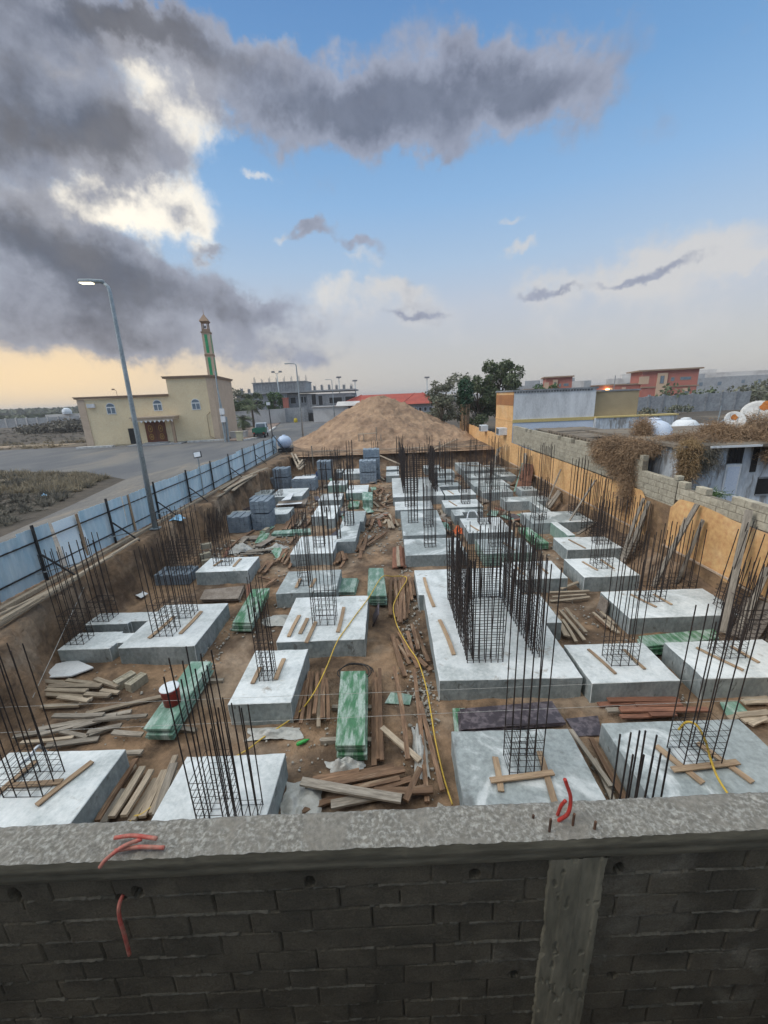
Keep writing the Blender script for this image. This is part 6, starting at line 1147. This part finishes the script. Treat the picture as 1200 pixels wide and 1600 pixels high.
mb = MB(); mb.lathe([(.1,0),(.4,.05),(.42,.5),(.3,.85),(.1,.9)], 14, (-20.3,89.2,1.5)); tag(mb.build('yellow_drum', mat('drum_yellow', (.6,.45,.03), rough=.6, bump=0)), 'yellow drum by the grey wall near the gate', 'drum')
mb = MB(); mb.box(-23.4,92,1.5,-22.3,93,6.6); mb.box(-23.5,91.9,6.6,-22.2,93.1,6.8); tag(mb.build('brick_pier', REDW), 'red brick pier above the pale compound wall', 'pier')
# unfinished grey building
t = thing('unfinished_building', 'unfinished grey concrete building with rebar stubs on its roof', 'building', (-24,108,1.5)); mb = MB()
mb.box(-15.5,0,-.2,-2.2,14,6.6); mb.box(-2.2,1.2,-.2,3.0,14,6.3); mb.box(3.0,0,-.2,15.0,14,6.0); mb.build('wall', GREYC, t)
mb = MB(); mb.box(-16,-.5,6.62,15.6,14.4,7.0); mb.box(-11,.5,7.0,2.6,10,9.3); mb.box(-11.2,.3,9.3,2.8,10.2,9.5); mb.build('roof_slab', GREYW, t)
mb = MB()
for k_ in range(18): x = -10.8+k_*.75; mb.box(x,.35,7.1,x+.12,.5,9.2)
mb.build('parapet_rib', GREYC, t)
rs = random.Random(2); mb = MB()
for k_ in range(16):
    x = -15+k_*1.95
    if -11.2 < x < 2.8: zb, n = 9.5, 2
    else: zb, n = 7.0, 3
    for j in range(n*2): mb.box(x+j*.14,2,zb,x+j*.14+.06,2.06,zb+rs.uniform(.7,1.5))
    if zb == 7.0: mb.box(x,2.2,zb,x+.5,2.6,zb+rs.uniform(.8,1.4))
mb.build('rebar_stub', GREYC, t)
for x, z, wd, h in [(-12.6,3.7,2.6,1.5),(-2.9,4.2,.0,.0),(-1.6,3.9,1.3,1.5),(1.2,4.0,.5,1.5),(2.0,4.0,.4,1.5),(4.2,3.4,1.1,2.6),(6.0,3.2,1.0,2.4),(8.8,3.6,3.3,1.4),(13.0,3.7,2.6,1.4),(-6.0,3.9,.8,1.6),(1.3,.6,2.6,1.6),(-4.6,1.0,1.4,1.6),(8.2,.5,2.0,1.8)]:
    if wd: 
        y_ = -.02 if (x < -2.3 or x > 3) else 1.18
        mb = MB(); mb.box(x-.15,y_-.03,z-.15,x+wd+.15,y_+.02,z+h+.15); w_ = mb.build('window', GREYW, t); mb = MB(); mb.box(x,y_-.05,z,x+wd,y_-.031,z+h); mb.build('pane', DARK_, w_)
mb = MB(); mb.lathe([(.5,0),(.9,.1),(.95,.6),(.6,1.0),(.2,1.1)], 14, (-30.0,110,8.5)); tag(mb.build('roof_tank', WHITEPL, None, True), 'white tank on the roof of the unfinished grey building', 'water tank')
# red-roofed hall
t = thing('red_roof_hall', 'long grey hall with a bright red hipped roof behind the dirt heap', 'building', (0,88,1.5)); mb = MB(); mb.box(-10.5,0,-.2,9.6,12,2.95); mb.build('wall', GREYW, t)
mb = MB(); mb.add([(-11.6,-1,2.9),(10.6,-1,2.9),(10.6,13,2.9),(-11.6,13,2.9),(-5.8,6,5.15),(8.0,6,5.15)], [(0,1,5,4),(2,3,4,5),(1,2,5),(3,0,4),(3,2,1,0)]); mb.bar((10.6,-1,2.95),(8.0,6,5.2),.25,.15); mb.bar((-11.6,-1,2.95),(-5.8,6,5.2),.25,.15); mb.bar((2.8,-1.05,2.95),(6.2,6,5.2),.18,.1)
for k_ in range(44): x = -11.2+k_*.5; mb.bar((x,-1,2.93),(max(-5.8,min(8.0,x)),6,5.17),.06,.06)
mb.build('roof', RTILE, t)
for x in (.9,2.3,4.0,5.6,6.7,7.8,8.9):
    mb = MB(); mb.box(x-.1,-.06,1.25,x+.65,-.0,2.2); w_ = mb.build('window', WHITEF, t); mb = MB(); mb.box(x,-.08,1.35,x+.55,-.061,2.1); mb.build('pane', DARK_, w_)
mb = MB(); mb.box(-16,86.2,4.55,-8.2,90,4.7); mb.box(-15.8,86.5,1.5,-8.4,90,4.55); mb.add([(-10.9,85.9,4.6),(-6,85.9,4.6),(-6,90,5.5),(-10.9,90,5.5)],[(0,1,2,3)]); tag(mb.build('white_annex', PALEW), 'low white annex between the gate and the red roof', 'outbuilding')
# red houses and the grey wall on the right
def red_house(label, x, y, wd, dp, h, seed, group='red two-storey houses', gw=1):
    t = thing('red_house', label, 'house', (x,y,1.5), -.28, group); mb = MB(); mb.box(0,0,-.5,wd*.52,dp,h*.62); mb.box(wd*.45,-.8,-.5,wd,dp,h); mb.build('wall', REDW, t)
    mb = MB(); mb.box(wd*.40,-1.6,h,wd*1.03,dp+.5,h+.35); mb.box(-.2,-.3,h*.62,wd*.45,dp,h*.62+.3); mb.box(wd*.44,-1.0,h*.50,wd*1.02,-.8,h*.50+.3); mb.build('roof_slab', BROWNT, t)
    mb = MB(); mb.box(wd*.60,-1.1,0,wd*.70,-.8,h*.93); mb.box(wd*.87,-.9,0,wd*.94,-.8,h*.45); mb.box(wd*.1,-.15,0,wd*.16,0,h*.55); mb.box(wd*.26,-.15,0,wd*.3,0,h*.55); mb.box(wd*.42,-.82,h*.62,wd*.52,-.7,h*.85)
    for q_ in range(len(mb.v)//8): pb = MB(); pb.hexa(mb.v[q_*8:q_*8+8]); pb.build('pale_panel', PEACH, t)
    for fx, z_, w2, h2 in [(.63,.62,.035,.22),(.83,.70,.10,.08),(.89,.15,.04,.2),(.74,.68,.03,.1),(.2,.3,.05,.15),(.05,.25,.05,.2),(.36,.3,.05,.15)]:
        y_ = -1.12 if .59 < fx < .7 else (-.92 if fx > .86 and z_ < .4 else -.82 if fx > .45 else -.02)
        mb = MB(); mb.box(wd*fx-.1,y_-.02,h*z_-.1,wd*(fx+w2)+.1,y_+.0,h*(z_+h2)+.1); w_ = mb.build('window', BROWNT, t); mb = MB(); mb.box(wd*fx,y_-.04,h*z_,wd*(fx+w2),y_-.021,h*(z_+h2)); mb.build('pane', GLASS, w_)
    return t
hs = red_house('red house with pale panels, nearer one on the right skyline', 57.0,113,22.5,10,8.2,1)
mb = MB(); mb.lathe([(.05,-.25),(.45,-.2),(.5,.0),(.45,.2),(.05,.25)], 12, (2.3,-.5,4.0)); mb.build('wall_lamp', LAMPW, hs)
mb = MB(); mb.box(3.6,-1.4,0,3.78,-1.2,7.6); mb.build('corner_post', GREYC, hs)
red_house('red and peach house, smaller one left of the other on the skyline', 40.2,122,12.6,9,7.9,2)
mb = MB(); x0, y0, x1, y1 = 42.0,70.5,61.5,70.0; n = 8; root = thing('panel_wall', 'long grey scalloped block wall across the field on the right', 'wall', (42,70.5,1.5))
for k_ in range(n):
    a = k_*19.5/n; w_ = 19.5/n; mb = MB(); top = [(a+.2+(w_-.2)*q/8, 2.8+.14*math.cos(math.pi*2*q/8)*.5+.03*k_) for q in range(9)]; poly = [(a+.2,-.2)]+[(a+w_,-.2)]+top[::-1]
    mb.add([(x,0,z) for x,z in poly]+[(x,.2,z) for x,z in poly], [tuple(range(len(poly))), tuple(range(2*len(poly)-1,len(poly)-1,-1))]+[((i+1)%len(poly),i,len(poly)+i,len(poly)+(i+1)%len(poly)) for i in range(len(poly))]); mb.build('wall_panel', GREYW, root)
    mb = MB(); mb.box(a-.1,-.1,-.2,a+.2,.3,3.1); mb.build('pillar', GREYC, root)
# low green clumps
def bush(label, x, y, r, h, m_=LEAF, seed=1, group='bushes on the right field', n=9, leaf=.2, per=120, z=1.5):
    rg_ = np.random.default_rng(seed); cs = [(rg_.uniform(-r,r),rg_.uniform(-r,r)*.6,h*rg_.uniform(.25,.75),r*rg_.uniform(.3,.55)) for _ in range(n)]; pts = clumps(cs, per/(r*r)*2.2, rg_, h/r*.7); pts[:,2] = np.abs(pts[:,2])
    o = link('bush', quads_mesh('bush', leaf_quads(pts, len(pts), leaf, rg_), m_)); o.location = (x,y,z); return tag(o, label, 'bush', group)
for i, (x, y, r, h, lab) in enumerate([(49,73,3.4,4.6,'dark bush behind the scalloped wall, left end'),(53,74,3,4.2,'dark bush behind the scalloped wall, second from left'),(58.5,75,2.4,3.9,'dark bush behind the scalloped wall before the red house')]): bush(lab, x, y, r, h, LEAF, 30+i, leaf=.35)
for i, (x, y, r, h, lab) in enumerate([(70,80,4.6,5.0,'palm clump right of the red house, left one'),(76,81,5.2,5.4,'palm clump right of the red house, right one'),(67,66,3.4,3.6,'green bush at the right photo edge above the dishes'),(60,60,4.0,2.8,'olive bush at the far right before the grey wall')]): bush(lab, x, y, r, h, LEAFG if i != 2 else LEAF, 40+i, leaf=.4, n=14)
for i, (x, y, r, h, lab) in enumerate([(39,62,1.8,1.5,'olive shrub in the field before the scalloped wall, left one'),(46.5,66,1.7,1.5,'olive shrub in the field before the scalloped wall, right one')]): bush(lab, x, y, r, h, LEAFG, 50+i)
t = thing('shade_canopy', 'white arched canopy frame at the far right skyline', 'canopy', (72,74,1.5)); mb = MB(); mb.box(0,0,5.0,16,5,5.25); mb.build('canopy_roof', GREYW, t); mb = MB()
for k_ in range(7): mb.box(k_*2.5,0,0,k_*2.5+.2,.2,5.0)
mb.build('canopy_post', GREYC, t); mb = MB(); mb.tube([(1+14*q/10,-.1,4.2+.7*math.sin(math.pi*q/10)) for q in range(11)], .12, 5); mb.build('canopy_arch', GREYC, t)
far = [(46,150,16,6.5,GREYW),(58,170,20,7.5,PALEW),(95,180,26,8.2,PALEW),(118,170,18,6.8,GREYW),(140,210,40,9.5,PALEW),(82,200,14,8.2,GREYW),(160,200,24,7.5,GREYW)]
farlab = ['grey far house between the two red houses','pale far house beside the nearer red house','pale far house right of the nearer red house','grey low far house toward the right skyline','wide pale far block at the right skyline','tall grey far house behind the palms','grey far block at the right photo edge']
for (x, y, wd, h, m_), lab in zip(far, farlab):
    t = thing('distant_house', lab, 'house', (x,y,1.5), -.4, 'distant houses on the right'); mb = MB(); mb.box(0,0,-.5,wd,10,h); mb.box(wd*.2,2,h,wd*.5,8,h+1.6); mb.build('wall', m_, t)
    for k_ in range(int(wd/6)): mb = MB(); mb.box(1+k_*6,-.06,h*.55,2.2+k_*6,.0,h*.75); mb.build('window', GLASS, t)
# ------------------------------------------------------------------ left field: walls, scrub, horizon trees
mb = MB(); root = thing('field_wall', 'long pale panel wall at the far end of the left field', 'wall', (-100,124,1.5))
for k_ in range(30):
    x = -60+k_*3.8; yb = -x*.12+2; mb = MB(); mb.box(x+.3,yb,-.2,x+3.8,yb+.2,2.75); mb.build('wall_panel', GREYW, root); mb = MB(); mb.box(x,yb-.15,-.2,x+.3,yb+.3,3.0); mb.build('pillar', PALEW, root)
t = thing('field_hut', 'small white domed hut on the left skyline before the trees', 'hut', (-112,142,1.5)); mb = MB(); mb.box(-8,0,0,6,5,3.4); mb.build('wall', PALEW, t); mb = MB(); mb.lathe([(1.4,3.4),(1.5,4.2),(1.2,5.0),(.6,5.4),(.1,5.5)], 14); mb.build('dome', WHITEPL, t)
rg = np.random.default_rng(77)
def scatter_scrub(name, boxes, n, m_, hmin, hmax, blade):
    q = []
    for (fx, n_) in boxes:
        for _ in range(n_):
            x, y = fx(rg); r = rg.uniform(.25,.7); h = rg.uniform(hmin,hmax); k_ = int(n)
            d = rg.normal(size=(k_,3)); d[:,2] = np.abs(d[:,2])*1.1; d /= np.linalg.norm(d,axis=1)[:,None]; tip = np.array([x,y,1.5])+d*np.array([r,r,h])*rg.uniform(.5,1,(k_,1)); root_ = np.array([x,y,1.5])+d*np.array([r,r,0])*.45*rg.uniform(0,1,(k_,1))
            sd_ = rg.normal(size=(k_,3)); sd_[:,2] *= .3; sd_ *= blade/np.linalg.norm(sd_,axis=1)[:,None]; q.append(np.stack([root_-sd_, root_+sd_, tip+sd_*.5, tip-sd_*.5],1))
    o = link(name, quads_mesh(name, np.concatenate(q), m_)); o['kind'] = 'stuff'; return o
def near_field(rg_):
    while True:
        y = rg_.uniform(12,30.5); x = rg_.uniform(-46,-15); xr = np.interp(y,[12,14,19,26,28,31],[-15.4,-15.6,-16.8,-19.0,-21.5,-33])
        if x < xr: return x, y
def near_edge(rg_):
    y = rg_.uniform(22,30.5); xr = np.interp(y,[12,14,19,26,28,31],[-15.4,-15.6,-16.8,-18.6,-21.5,-33]); return xr-abs(rg_.normal())*3.0-.3, y
def far_field(rg_): return rg_.uniform(-105,-42), rg_.uniform(56,118)
scatter_scrub('dry_scrub', [(near_field,1900),(far_field,900)], 40, SCRUB, .18,.5, .018)
scatter_scrub('straw_grass', [(near_edge,300),(lambda r_: (r_.uniform(-60,-43), r_.uniform(50.5,54)),60),(lambda r_: (-55+r_.normal()*9,57+abs(r_.normal())*2),60)], 60, SCRUBY, .25,.6, .015)
for i, (x, y, r, h, lab) in enumerate([(-74,88,5,2.6,'dark dead bush mound in the left field, before the pale wall'),(-66,86,3.5,2.0,'smaller dark bush right of the dead bush mound')]): bush(lab, x, y, r, h, SCRUB, 60+i, 'bushes in the left field', 18, .3, 300)
tag(crumple('pale blue bag lying in the near left scrub', -19.3,21.4,1.5,.2,.14,.14, BLUEBAG, 'plastic_bag', 'plastic bag'), 'pale blue bag lying in the near left scrub', 'plastic bag')
# far wooded line on the left horizon: one mass nobody could count
def far_wood(name, x0, x1, y0, y1, n, h0, h1, m_, size, s):
    rg_ = np.random.default_rng(s); x = rg_.uniform(x0,x1,n); y = rg_.uniform(y0,y1,n); hh = h0+(h1-h0)*fbm(x*.02, y*.02, 4, s); z = 1.5+hh*rg_.uniform(0,1,n)**.7
    o = link(name, quads_mesh(name, leaf_quads(np.stack([x,y,z],1), n, size, rg_, elong=1.3), m_)); o['kind'] = 'stuff'
far_wood('far_wood', -560,-140,330,520,16000,4.5,8.5,FARVEG,3.0,1)
far_wood('far_wood', -330,-70,165,240,9000,1.5,4.4,FARVEG,1.6,2)
far_wood('far_wood', 110,500,260,420,9000,3,6.5,FARVEG,2.6,3)
far_wood('far_wood', -60,40,240,330,5000,3,6,FARVEG,2.2,4)
print('planks', PC[0], 'objects', len(bpy.data.objects))
# ------------------------------------------------------------------ evening haze: one even volume round everything
HZ = bpy.data.materials.new('haze_air'); HZ.use_nodes = True; hn = HZ.node_tree; hn.nodes.clear(); pv = hn.nodes.new('ShaderNodeVolumePrincipled'); ho = hn.nodes.new('ShaderNodeOutputMaterial')
pv.inputs['Color'].default_value = (.86, .87, .90, 1); pv.inputs['Density'].default_value = 0.0006; pv.inputs['Anisotropy'].default_value = .2; hn.links.new(pv.outputs[0], ho.inputs['Volume'])
mb = MB(); mb.box(-6900, -6900, -1.5, 6900, 9500, 21); o = mb.build('haze', HZ); o['kind'] = 'stuff'
